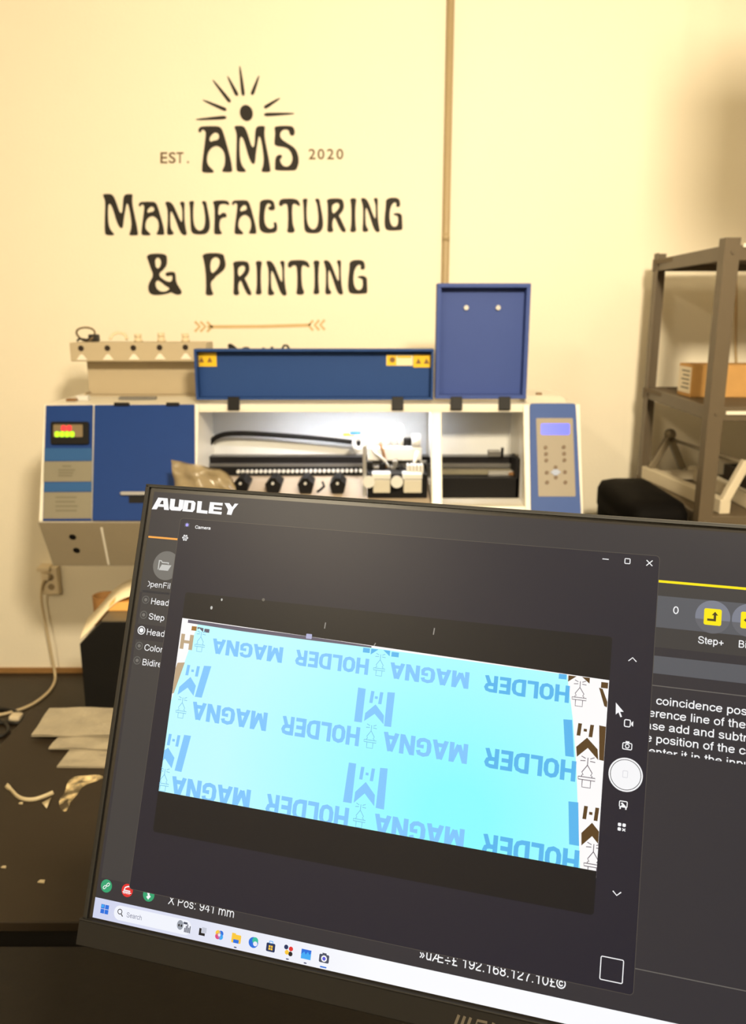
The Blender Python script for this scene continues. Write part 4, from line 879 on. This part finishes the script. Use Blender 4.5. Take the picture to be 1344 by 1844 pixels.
e_paper = E('preview_paper', (252, 250, 250)); e_cy = E('preview_film', (176, 250, 255)); e_cy2 = E('preview_film_deep', (140, 252, 255)); e_lt = E('preview_print_pale', (128, 198, 252)); e_lt2 = E('preview_print_blue', (88, 182, 238)); e_br = E('preview_print_brown', (88, 62, 30)); e_tan = E('preview_print_tan', (190, 165, 132)); e_met = E('preview_metal_edge', (96, 90, 108)); e_ltline = E('preview_line_pale', (120, 190, 232)); e_dkline = E('preview_line_dark', (110, 100, 110)); e_lav = E('preview_chip', (176, 178, 214))
b1 = E('icon_blue', (30, 110, 220)); b2 = E('icon_sky', (60, 170, 245)); b3 = E('icon_teal', (50, 190, 160)); b4 = E('icon_navy', (24, 44, 90)); b5 = E('icon_folder', (250, 200, 60)); b6 = E('icon_pink', (220, 70, 130)); b7 = E('icon_slate', (72, 78, 98))

ui('app_background', [rect(0, 0, 1920, 1032)], e_bg, 0)
ui('toolbar_area', [rect(0, 125, 1920, 268)], e_tool, 1)
ui('option_panel', [rect(8, 262, 200, 350)], e_panel, 1); ui('option_panel', [rect(8, 390, 200, 984)], e_panel, 1)
# program name, drawn as wide blocky letters
def zz1(p): q = Vector(((230+p[0]/2.8596-672)/F, (860+p[1]/2.8596-922)/F, 1)); d = ray(230+p[0]/2.8596, 860+p[1]/2.8596); h = EYE + d*((TL-EYE).dot(SNM)/d.dot(SNM)) - TL; return (h.dot(SU)/PX, h.dot(SV)/PX)
for lps in ([[(124,163),(158,103),(207,107),(213,168),(188,166),(187,152),(158,150),(150,164)], [(166,137),(185,138),(184,119),(176,119)]],
            [[(221,109),(246,111),(241,150),(262,152),(267,113),(291,116),(284,160),(273,172),(225,169),(216,160)]],
            [[(293,116),(340,120),(351,130),(346,165),(335,178),(282,173)], [(314,130),(329,131),(325,165),(309,164)]],
            [[(361,121),(384,123),(379,167),(413,171),(411,187),(355,181)]],
            [[(425,126),(491,131),(489,145),(446,141),(445,151),(486,155),(484,167),(443,163),(442,173),(486,177),(483,191),(416,184)]],
            [[(499,131),(525,132),(540,152),(552,134),(571,135),(545,166),(535,193),(511,190),(518,165)]]):
    ui('title_letter', [[zz1(p) for p in lp] for lp in lps], e_white, 2, holes=True)
ui('accent_line', [rrect(2, 119, 200, 124, 2)], e_or, 2); ui('accent_line', [rect(1200, 119, 1920, 124.5)], e_yel, 2)
ui('round_button', [circ(66, 193, 38, 40)], e_grey, 2)
ui('folder_icon', [[(43,206),(43,180),(51,180),(54,184),(73,184),(73,189),(70,189),(70,187),(53,187),(50,183),(46,183),(46,203)], [(46,206),(53,191),(81,191),(73,206)]], e_icon, 3)
utext('button_caption', 'OpenFile', 11, 252, 15, e_white, 2, width=88, bold=.11); ui('panel_margin', [rect(0.5, 232, 20.5, 258)], e_tool, 3)
for k, (v, s) in enumerate(((286.4, 'Head'), (325.8, 'Step'), (366, 'Head'), (406, 'Color'), (443.5, 'Bidirection'))):
    if k == 2: ui('radio_button', ringl(21.2, v, 11, 2.5), e_white, 2, True); ui('radio_dot', [circ(21.2, v, 6)], e_white, 2)
    else: ui('radio_button', ringl(21.2, v, 10.5, 2.5), e_off, 2, True); ui('radio_dot', [circ(21.2, v, 4.5)], e_grey, 2)
    utext('option_text', s, 36, v+10.0, 16.2, e_white, 2, 1.0, .125)
# status row
for u, m in ((25.7, e_green), (84.4, e_red), (143.9, e_green)): ui('status_light', [circ(u, 1001, 15.5, 32)], m, 2)
for (cx, cy) in ((21.5, 1004.5), (30, 997)):
    ui('link_icon', [[(cx+a*.707-b*-.707*1, cy-a*.707+b*.707) for a, b in lp] for lp in frame(-5.5, -3.6, 5.5, 3.6, 3.6, 1.7)], e_white, 3, True)
ui('carriage_icon', [[(74,1003),(77,994),(85,990),(91,990),(91,992.5),(86,993),(79,996),(77.5,1000.5),(93,1000.5),(93,1003)], rect(72,1005,96,1007)] + [rect(74.5+4*k, 1003.5, 76+4*k, 1010) for k in range(5)], e_white, 3)
ui('drop_icon', [[(138,993),(146,993),(146,1000),(150,1004),(144,1012),(138,1006),(142,1003)]], e_white, 3)
utext('status_text', 'X Pos: 941 mm', 198, 1011.8, 20.5, e_white, 2, width=176, bold=.115)
utext('status_text', '\u00bb\u00fa\u00c6\u00f7\u00a3 192.168.127.10\u00a3\u00a9', 824, 1012.8, 21, e_white, 2, width=322, bold=.13)
# right-hand side of the program
ui('value_band', [rect(1200, 154, 1920, 224)], e_band, 2); ui('value_band', [rect(1200, 287, 1920, 325.5)], e_band, 2)
utext('value_text', '0', 1318, 191, 16.5, e_white, 3, bold=.14)
for k, u in enumerate((1401, 1476, 1551, 1626)):
    ui('round_button', [circ(u, 190, 36, 44)], e_btn, 3)
    ui('button_lower', [[(u+36*math.cos(t), 190+36*math.sin(t)) for t in [math.radians(10+160*j/16) for j in range(17)]]], e_btn2, 4)
    ui('button_icon', [rrect(u-18, 172, u+18, 208, 4)], e_yel, 5)
    if k == 0: ui('arrow_icon', [[(u-11,194),(u+2,194),(u+2,186),(u-2,186),(u+4.5,178),(u+11,186),(u+7,186),(u+7,199),(u-11,199)]], e_dk, 6)
    else: ui('arrow_icon', [[(u-12,190),(u-2,181),(u-2,187),(u+10,187),(u+10,193),(u-2,193),(u-2,199)]], e_dk, 6)
utext('button_caption', 'Step+', 1373, 250, 15.5, e_white, 3, width=54, bold=.14); utext('button_caption', 'Bidi+', 1455, 250, 15.5, e_white, 3, width=46, bold=.14)
ui('divider_line', [rect(1200, 351, 1920, 353)], e_line, 2); ui('divider_line', [rect(1200, 941, 1920, 943)], e_line, 2)
for s, u, vb, wd in (('coincidence position', 1294, 392, None), ('reference line of the calibration', 1249.5, 420, None), ('please add and subtract the', 1240, 447, None), ('the position of the calibration', 1255, 474, None), ('enter it in the input box and', 1285, 501.5, None)):
    utext('help_text', s, u, vb, 17.5, e_white, 2, 1.06, .14)
ui('text_box_edge', [rect(1200, 494, 1920, 540)], e_bg, 3)
# camera window
ui('camera_window', [rrect(88, 64.5, 1284.5, 996.5, 9)], e_edge, 5); ui('window_body', [rrect(89.3, 65.8, 1283.2, 995.2, 8)], e_win, 6)
ui('window_icon', [rrect(103, 77, 117, 87, 2), rect(107, 74.5, 112, 77)], b7, 7); ui('window_icon_lens', [circ(110, 82, 4.2)], E('lens_lilac', (170, 160, 250)), 8)
utext('window_title', 'Camera', 133.5, 89.5, 8.2, e_white, 7, width=45, bold=.17)
gear = []
for k in range(12):
    a = math.pi*2*k/12; r = 8.6 if k % 2 == 0 else 6.6
    for da in (-.17, .17): gear.append((109.6+r*math.cos(a+da), 116+r*math.sin(a+da)))
ui('gear_icon', [gear, circ(109.6, 116, 5.2), circ(109.6, 116, 3.6), circ(109.6, 116, 2.0)], e_white, 7, True)
ui('minimise_mark', [rect(1160, 81, 1174, 83)], e_white, 7); ui('maximise_mark', frame(1208.5, 76, 1221.5, 89, 2.5, 1.9), e_white, 7, True)
ui('close_mark', [stroke([(1256, 76.5), (1269, 89)], 2), stroke([(1269, 76.5), (1256, 89)], 2)], e_white, 7)
ui('chevron_mark', [stroke([(1231, 305), (1239.5, 297), (1248, 305)], 2.2)], e_white, 7); ui('chevron_mark', [stroke([(1229.5, 795), (1238, 803), (1246.5, 795)], 2.4)], e_white, 7)
ui('mouse_cursor', [[(1210,399),(1228,417),(1220.5,418),(1225,428),(1221.5,429.5),(1217,419.5),(1211.5,425)]], e_white, 9)
ui('video_icon', frame(1230, 432, 1244.5, 449, 4, 2.2), e_white, 7, True); ui('video_icon', [[(1245.5,438),(1249.5,434.5),(1249.5,446.5),(1245.5,443)]], e_white, 7)
ui('photo_icon', frame(1229.5, 482, 1250.5, 497.5, 3.5, 2), e_white, 7, True); ui('photo_icon', ringl(1240, 489.5, 5, 2) , e_white, 7, True); ui('photo_icon', [rect(1236, 479, 1244, 482.5)], e_white, 7)
ui('shutter_button', [circ(1240.4, 550.6, 36, 56)], e_white, 7); ui('shutter_ring', ringl(1240.4, 550.6, 32.6, 1.3, 56), e_blk, 8, True)
ui('page_icon', frame(1234, 542, 1245, 557, 2, 1), E('page_grey', (206, 206, 214)), 8, True)
ui('picture_icon', frame(1230.5, 606, 1248.5, 620, 3, 2), e_white, 7, True); ui('picture_icon', [rect(1232, 619.5, 1235, 624), rect(1244, 619.5, 1247, 624), circ(1237, 612, 2.2), [(1234,618),(1240,612),(1246,618)]], e_white, 7)
ui('grid_icon', [rrect(1231, 653, 1238, 660, 2), rrect(1240.5, 653, 1247.5, 660, 2), rrect(1231, 662.5, 1238, 669.5, 2), stroke([(1241,663.5),(1247,669)], 2), stroke([(1247,663.5),(1241,669)], 2)], e_white, 7)
ui('thumbnail_frame', frame(1213.5, 929.5, 1261.5, 978, 4, 2), e_white, 7, True)
# the camera picture
ui('video_feed', [rrect(132, 256, 1193.3, 852, 7)], e_vid, 7)
ui('preview_paper', [[(133,322.5),(1192.8,352.3),(1193.4,775),(133,775)]], e_paper, 8)
ui('preview_film', [[(178.5,334),(420,338),(640,342),(1101,351),(1121,450),(1135,546),(1160,775),(133,775),(133,532)]], e_cy, 9)
ui('preview_edge', [[(150,325),(300,329),(480,332.5),(640,338),(640,342),(480,341),(300,338.5),(150,333)]], e_met, 10)
ui('preview_chip', [rrect(472, 326, 487, 338, 2)], e_lav, 11)
def UV(x, y): d = ray(x, y); h = EYE + d*((TL-EYE).dot(SNM)/d.dot(SNM)) - TL; return (h.dot(SU)/PX, h.dot(SV)/PX)
for x, y, r in ((381.5, 1094.5, 3.2), (400, 1080, 2.4), (658, 1536, 2.2)): ui('pale_speck', [circ(*UV(x, y), r, 12, r*1.4)], e_icon, 9)  # small pale specks over the camera picture
ui('pale_speck', [circ(*UV(475, 1080), 4, 12)], E('speck_grey', (104, 100, 92)), 9)
for (xa, ya), (xb, yb) in (((587, 1121), (585, 1132)), ((783, 1131), (781, 1143)), ((677, 1158), (674, 1163))): ui('pale_speck', [stroke([UV(xa, ya), UV(xb, yb)], 2.6)], E('speck_pale', (150, 146, 140)), 9)
nt = e_cy.node_tree; pb = nt.nodes['Principled BSDF']; tcn = nt.nodes.new('ShaderNodeTexCoord'); vm = nt.nodes.new('ShaderNodeVectorMath'); vm.operation = 'DISTANCE'
vm.inputs[1].default_value = S(880, 700) - WM[scr]; nt.links.new(tcn.outputs['Object'], vm.inputs[0]); mr = nt.nodes.new('ShaderNodeMapRange'); mr.inputs['From Min'].default_value = .02; mr.inputs['From Max'].default_value = .165
nt.links.new(vm.outputs['Value'], mr.inputs['Value']); mx = nt.nodes.new('ShaderNodeMix'); mx.data_type = 'RGBA'; mx.inputs[6].default_value = lin((138, 251, 255)) + (1,); mx.inputs[7].default_value = lin((192, 250, 255)) + (1,)
nt.links.new(mr.outputs['Result'], mx.inputs[0]); nt.links.new(mx.outputs[2], pb.inputs['Emission Color'])
L = 12
for v0, v1, row in ((364, 402, ((226, 417, 'MAGNA', e_lt), (451, 638, 'HOLDER', e_lt), (691, 881, 'MAGNA', e_lt), (917, 1109, 'HOLDER', e_lt2))),
                    (526, 570, ((194, 397, 'MAGNA', e_lt), (436, 634, 'HOLDER', e_lt), (692, 893, 'MAGNA', e_lt), (932, 1135, 'HOLDER', e_lt2))),
                    (713, 762, ((165, 378, 'MAGNA', e_lt), (420, 628, 'HOLDER', e_lt), (691, 902, 'MAGNA', e_lt), (944, 1155, 'HOLDER', e_lt2)))):
    for u0, u1, s, m in row:
        dv = (u0-226)*.0128
        flipped('print_word', s, u0, v0+dv, u1, v1+dv, m, L)
def marks(bar1, H, chev, bar2, m1, m2):
    if bar1: ui('print_bar', [bar1], m1, L)
    if H:
        x0, y0, x1, y1 = H; ui('print_mark', [[(x0+.0,y0),(x0+8,y0),(x0+6,y1),(x0-2,y1)], [(x1-8,y0),(x1,y0),(x1-2,y1),(x1-10,y1)], rect((x0+x1)/2-4.5, (y0+y1)/2-3, (x0+x1)/2+2.5, (y0+y1)/2+3)], m2, L)
    if chev: ui('print_chevron', [chev], m2, L)
    if bar2: ui('print_bar', [bar2], m1 if m1 is not e_lt2 else m2, L)
marks([(618,439),(637,440),(636,519),(617,519)], (651,443,681,471), [(665,473),(688,496),(689,516),(665,495),(641,515),(642,496)], [(691,441),(709,440),(708,520),(691,520)], e_lt, e_lt)
marks([(615,615),(633,615),(632,706),(611,706)], (646,620,680,649), [(661,653),(686,679),(687,704),(661,679),(637,704),(638,679)], [(692,616),(710,615),(711,708),(691,707)], e_lt, e_lt)
marks([(211,435),(231,434),(216,514),(197,514)], (165,438,200,464), [(178,467),(196,487),(193,512),(174,494),(149,515),(151,495)], None, e_lt, e_lt)
marks([(182,610),(201,610),(188,700),(169,699)], (140,613,172,641), [(143,647),(164,669),(160,695),(138,674),(133.5,680),(133.5,655)], None, e_lt, e_lt)
ui('print_bar', [[(137,436),(157,433),(138,512),(133.5,514),(133.5,450)]], e_tan, L)
flipped('print_word', 'H', 137, 362, 172, 400, e_tan, L); ui('print_bar', [rect(163, 340, 177, 351)], E('preview_print_amber', (160, 112, 50)), L)
marks([(1100,450),(1119,449),(1129,529),(1110,529)], (1133,454,1167,481), [(1154,483),(1178,505),(1181,528),(1157,505),(1135,527),(1132,506)], [(1178,453),(1192.5,454),(1192.8,528),(1183,527)], e_lt2, e_br)
marks([(1124,625),(1145,624),(1153,715),(1132,715)], (1158,629,1190,657), [(1177,662),(1192.8,678),(1192.8,704),(1179,690),(1158,713),(1156,687)], None, e_lt2, e_br)
ui('print_bar', [rect(1176, 358, 1191, 371), [(1172,371),(1180,373),(1192,400),(1192,412),(1186,410)]], e_br, L)
ui('print_bar', [rect(199, 343, 213, 352), [(181,341),(196,342),(196,352)], [(187,341),(180,347),(178.5,341)]], e_met, L)
for (xa, xb, ya) in ((620, 637, 344), (691, 709, 346)): ui('print_bar', [rect(xa, ya, xb, ya+11)], e_lt2, L)
ui('print_bar', [rect(1083, 350.5, 1100, 362)], e_lt2, L)
for x, y, m in ((640, 344, e_lt2), (1104, 352, e_br)): ui('print_chevron', [[(x,y),(x+18,y),(x,y+14)], [(x+30,y),(x+47,y),(x+47,y+13)]], m, L)
def nozzle(cx, t, b, m):
    h = (b-t); k = h/58.0; P = lambda x, y: (cx + x*k, t + y*k); lw = max(1.3, 1.8*k)
    segs = [[(0,0),(0,16)], [(-5,2),(-14,-2)], [(5,2),(14,-2)], [(-5,7),(-16,8)], [(5,7),(16,8)], [(0,16),(-11,32),(-8,38),(-11,38),(-11,42)], [(0,16),(11,32),(8,38),(11,38),(11,42)], [(-18,42),(18,42),(18,48),(-18,48),(-18,42)], [(-9,48),(-9,64),(9,64),(9,48)]]
    ui('print_nozzle', [stroke([P(x, y) for x, y in sg], lw) for sg in segs], m, L+1)
for cx, t, b, m in ((192, 352, 397, e_ltline), (665, 355, 401, e_ltline), (1131, 362, 412, e_dkline), (165, 520, 566, e_ltline), (661, 522, 570, e_ltline), (1159, 526, 584, e_dkline), (143, 699, 748, e_ltline), (655, 705, 752, e_ltline), (1184, 706, 764, e_dkline)): nozzle(cx, t, b, m)
ui('window_side', [rect(1193.6, 690, 1214, 852)], e_win, L+3); ui('window_side', [rect(112, 690, 132, 770)], e_win, L+3)
ui('video_lower', [[(132.5,754),(640,757.5),(1193.3,760.5),(1193.3,846),(1188,852),(137,852),(132.5,846)]], e_vid, L+2)
# taskbar
nt = e_task.node_tree; pb = nt.nodes['Principled BSDF']; tcn = nt.nodes.new('ShaderNodeTexCoord'); vm = nt.nodes.new('ShaderNodeVectorMath'); vm.operation = 'DISTANCE'
vm.inputs[1].default_value = S(0, 1056) - WM[scr]; nt.links.new(tcn.outputs['Object'], vm.inputs[0]); mr = nt.nodes.new('ShaderNodeMapRange'); mr.inputs['From Min'].default_value = 0.0; mr.inputs['From Max'].default_value = .2
nt.links.new(vm.outputs['Value'], mr.inputs['Value']); mx = nt.nodes.new('ShaderNodeMix'); mx.data_type = 'RGBA'; mx.inputs[6].default_value = lin((206, 211, 238)) + (1,); mx.inputs[7].default_value = lin((250, 251, 255)) + (1,)
nt.links.new(mr.outputs['Result'], mx.inputs[0]); nt.links.new(mx.outputs[2], pb.inputs['Emission Color'])
ui('taskbar', [rect(0, 1032, 1920, 1080)], e_task, 5)
ui('start_icon', [rect(19.5,1044.5,29.8,1054.6), rect(31,1044.5,41.3,1054.6), rect(19.5,1055.8,29.8,1066), rect(31,1055.8,41.3,1066)], b1, 6); ui('start_icon', [rect(20.5,1045.5,27.5,1052)], b2, 7)
ui('search_box', [rrect(57, 1039, 268, 1073, 16)], e_srch, 6); ui('search_glass', ringl(73, 1053, 6.6, 1.9), e_blk, 7, True); ui('search_glass', [stroke([(77.5,1058),(82,1063)], 2.4)], e_blk, 7)
utext('search_text', 'Search', 92, 1062, 11.5, e_stxt, 7, width=43, bold=.1)
ui('search_picture', [circ(238, 1053, 8.5, 20, 11)], E('picture_grey', (150, 156, 168)), 7); ui('search_picture', [circ(235, 1054, 2.2, 12, 3), circ(241.5, 1054, 2.2, 12, 3)], e_blk, 8)
ui('search_picture', [rect(250+3.4*k, 1066-h, 252.4+3.4*k, 1067) for k, h in enumerate((9, 14, 18, 11, 15))] + [rrect(246,1044,257,1049,2)], b7, 7)
g = lambda k: 297.9+44*k
ui('taskbar_icon', [rect(g(0)-9,1050,g(0)-3,1066), rect(g(0)-9,1060,g(0)+7,1066)], e_blk, 7); ui('taskbar_icon', [rect(g(0)-2,1047,g(0)+10,1059)], E('icon_pale', (196, 200, 214)), 7)
for a, m in ((0, b2), (90, b6), (180, b5), (270, b1)):
    t = math.radians(a+45); ui('taskbar_icon', [circ(g(1)+5.2*math.cos(t), 1056+5.2*math.sin(t), 6.6, 18)], m, 7)
ui('taskbar_icon', [circ(g(1), 1056, 3.4)], e_task, 8)
ui('taskbar_icon', [rrect(g(2)-12,1047,g(2)+12,1066,2.5), rect(g(2)-12,1044.5,g(2)-2,1048)], b5, 7); ui('taskbar_icon', [rect(g(2)-7,1058,g(2)+7,1066)], b1, 8)
ui('taskbar_icon', [circ(g(3), 1056, 12, 30)], b1, 7); ui('taskbar_icon', [circ(g(3)+4, 1051, 7.5, 24)], b3, 8); ui('taskbar_icon', [circ(g(3)+5, 1058, 5.4, 24)], e_task, 9)
ui('taskbar_icon', [rrect(g(4)-11,1049,g(4)+11,1068,3)], b4, 7); ui('taskbar_icon', frame(g(4)-5,1044,g(4)+5,1051,2,1.6), b2, 7, True)
ui('taskbar_icon', [rect(g(4)-5,1054,g(4)-.6,1058.4), rect(g(4)+.6,1054,g(4)+5,1058.4), rect(g(4)-5,1059.6,g(4)-.6,1064), rect(g(4)+.6,1059.6,g(4)+5,1064)], b5, 8)
for dx, dy, m in ((-6, -6, b4), (6, -4, e_red), (-3, 5, b5), (6, 7, e_blk)): ui('taskbar_icon', [circ(g(5)+dx, 1056+dy, 5.2, 18)], m, 7)
ui('taskbar_icon', [rect(g(6)-12,1046,g(6)+12,1067)], b2, 7); ui('taskbar_icon', [[(g(6)-12,1046),(g(6)+12,1046),(g(6)+12,1052),(g(6)+8,1056),(g(6)+4,1050),(g(6)-1,1057),(g(6)-5,1051),(g(6)-12,1058)]], b1, 8)
ui('taskbar_icon', [rrect(g(7)-12,1048,g(7)+12,1066,3), rect(g(7)-5,1045,g(7)+5,1048.5)], b7, 7); ui('taskbar_icon', [circ(g(7), 1057, 7, 24)], e_white, 8); ui('taskbar_icon', [circ(g(7), 1057, 4, 20)], E('lens_violet', (90, 90, 220)), 9)
for k, m, hw in ((2, e_stxt, 3.5), (5, e_stxt, 3.5), (6, e_stxt, 3.5), (7, b1, 8)): ui('taskbar_marker', [rrect(g(k)-hw,1074,g(k)+hw,1077,1.4)], m, 6)
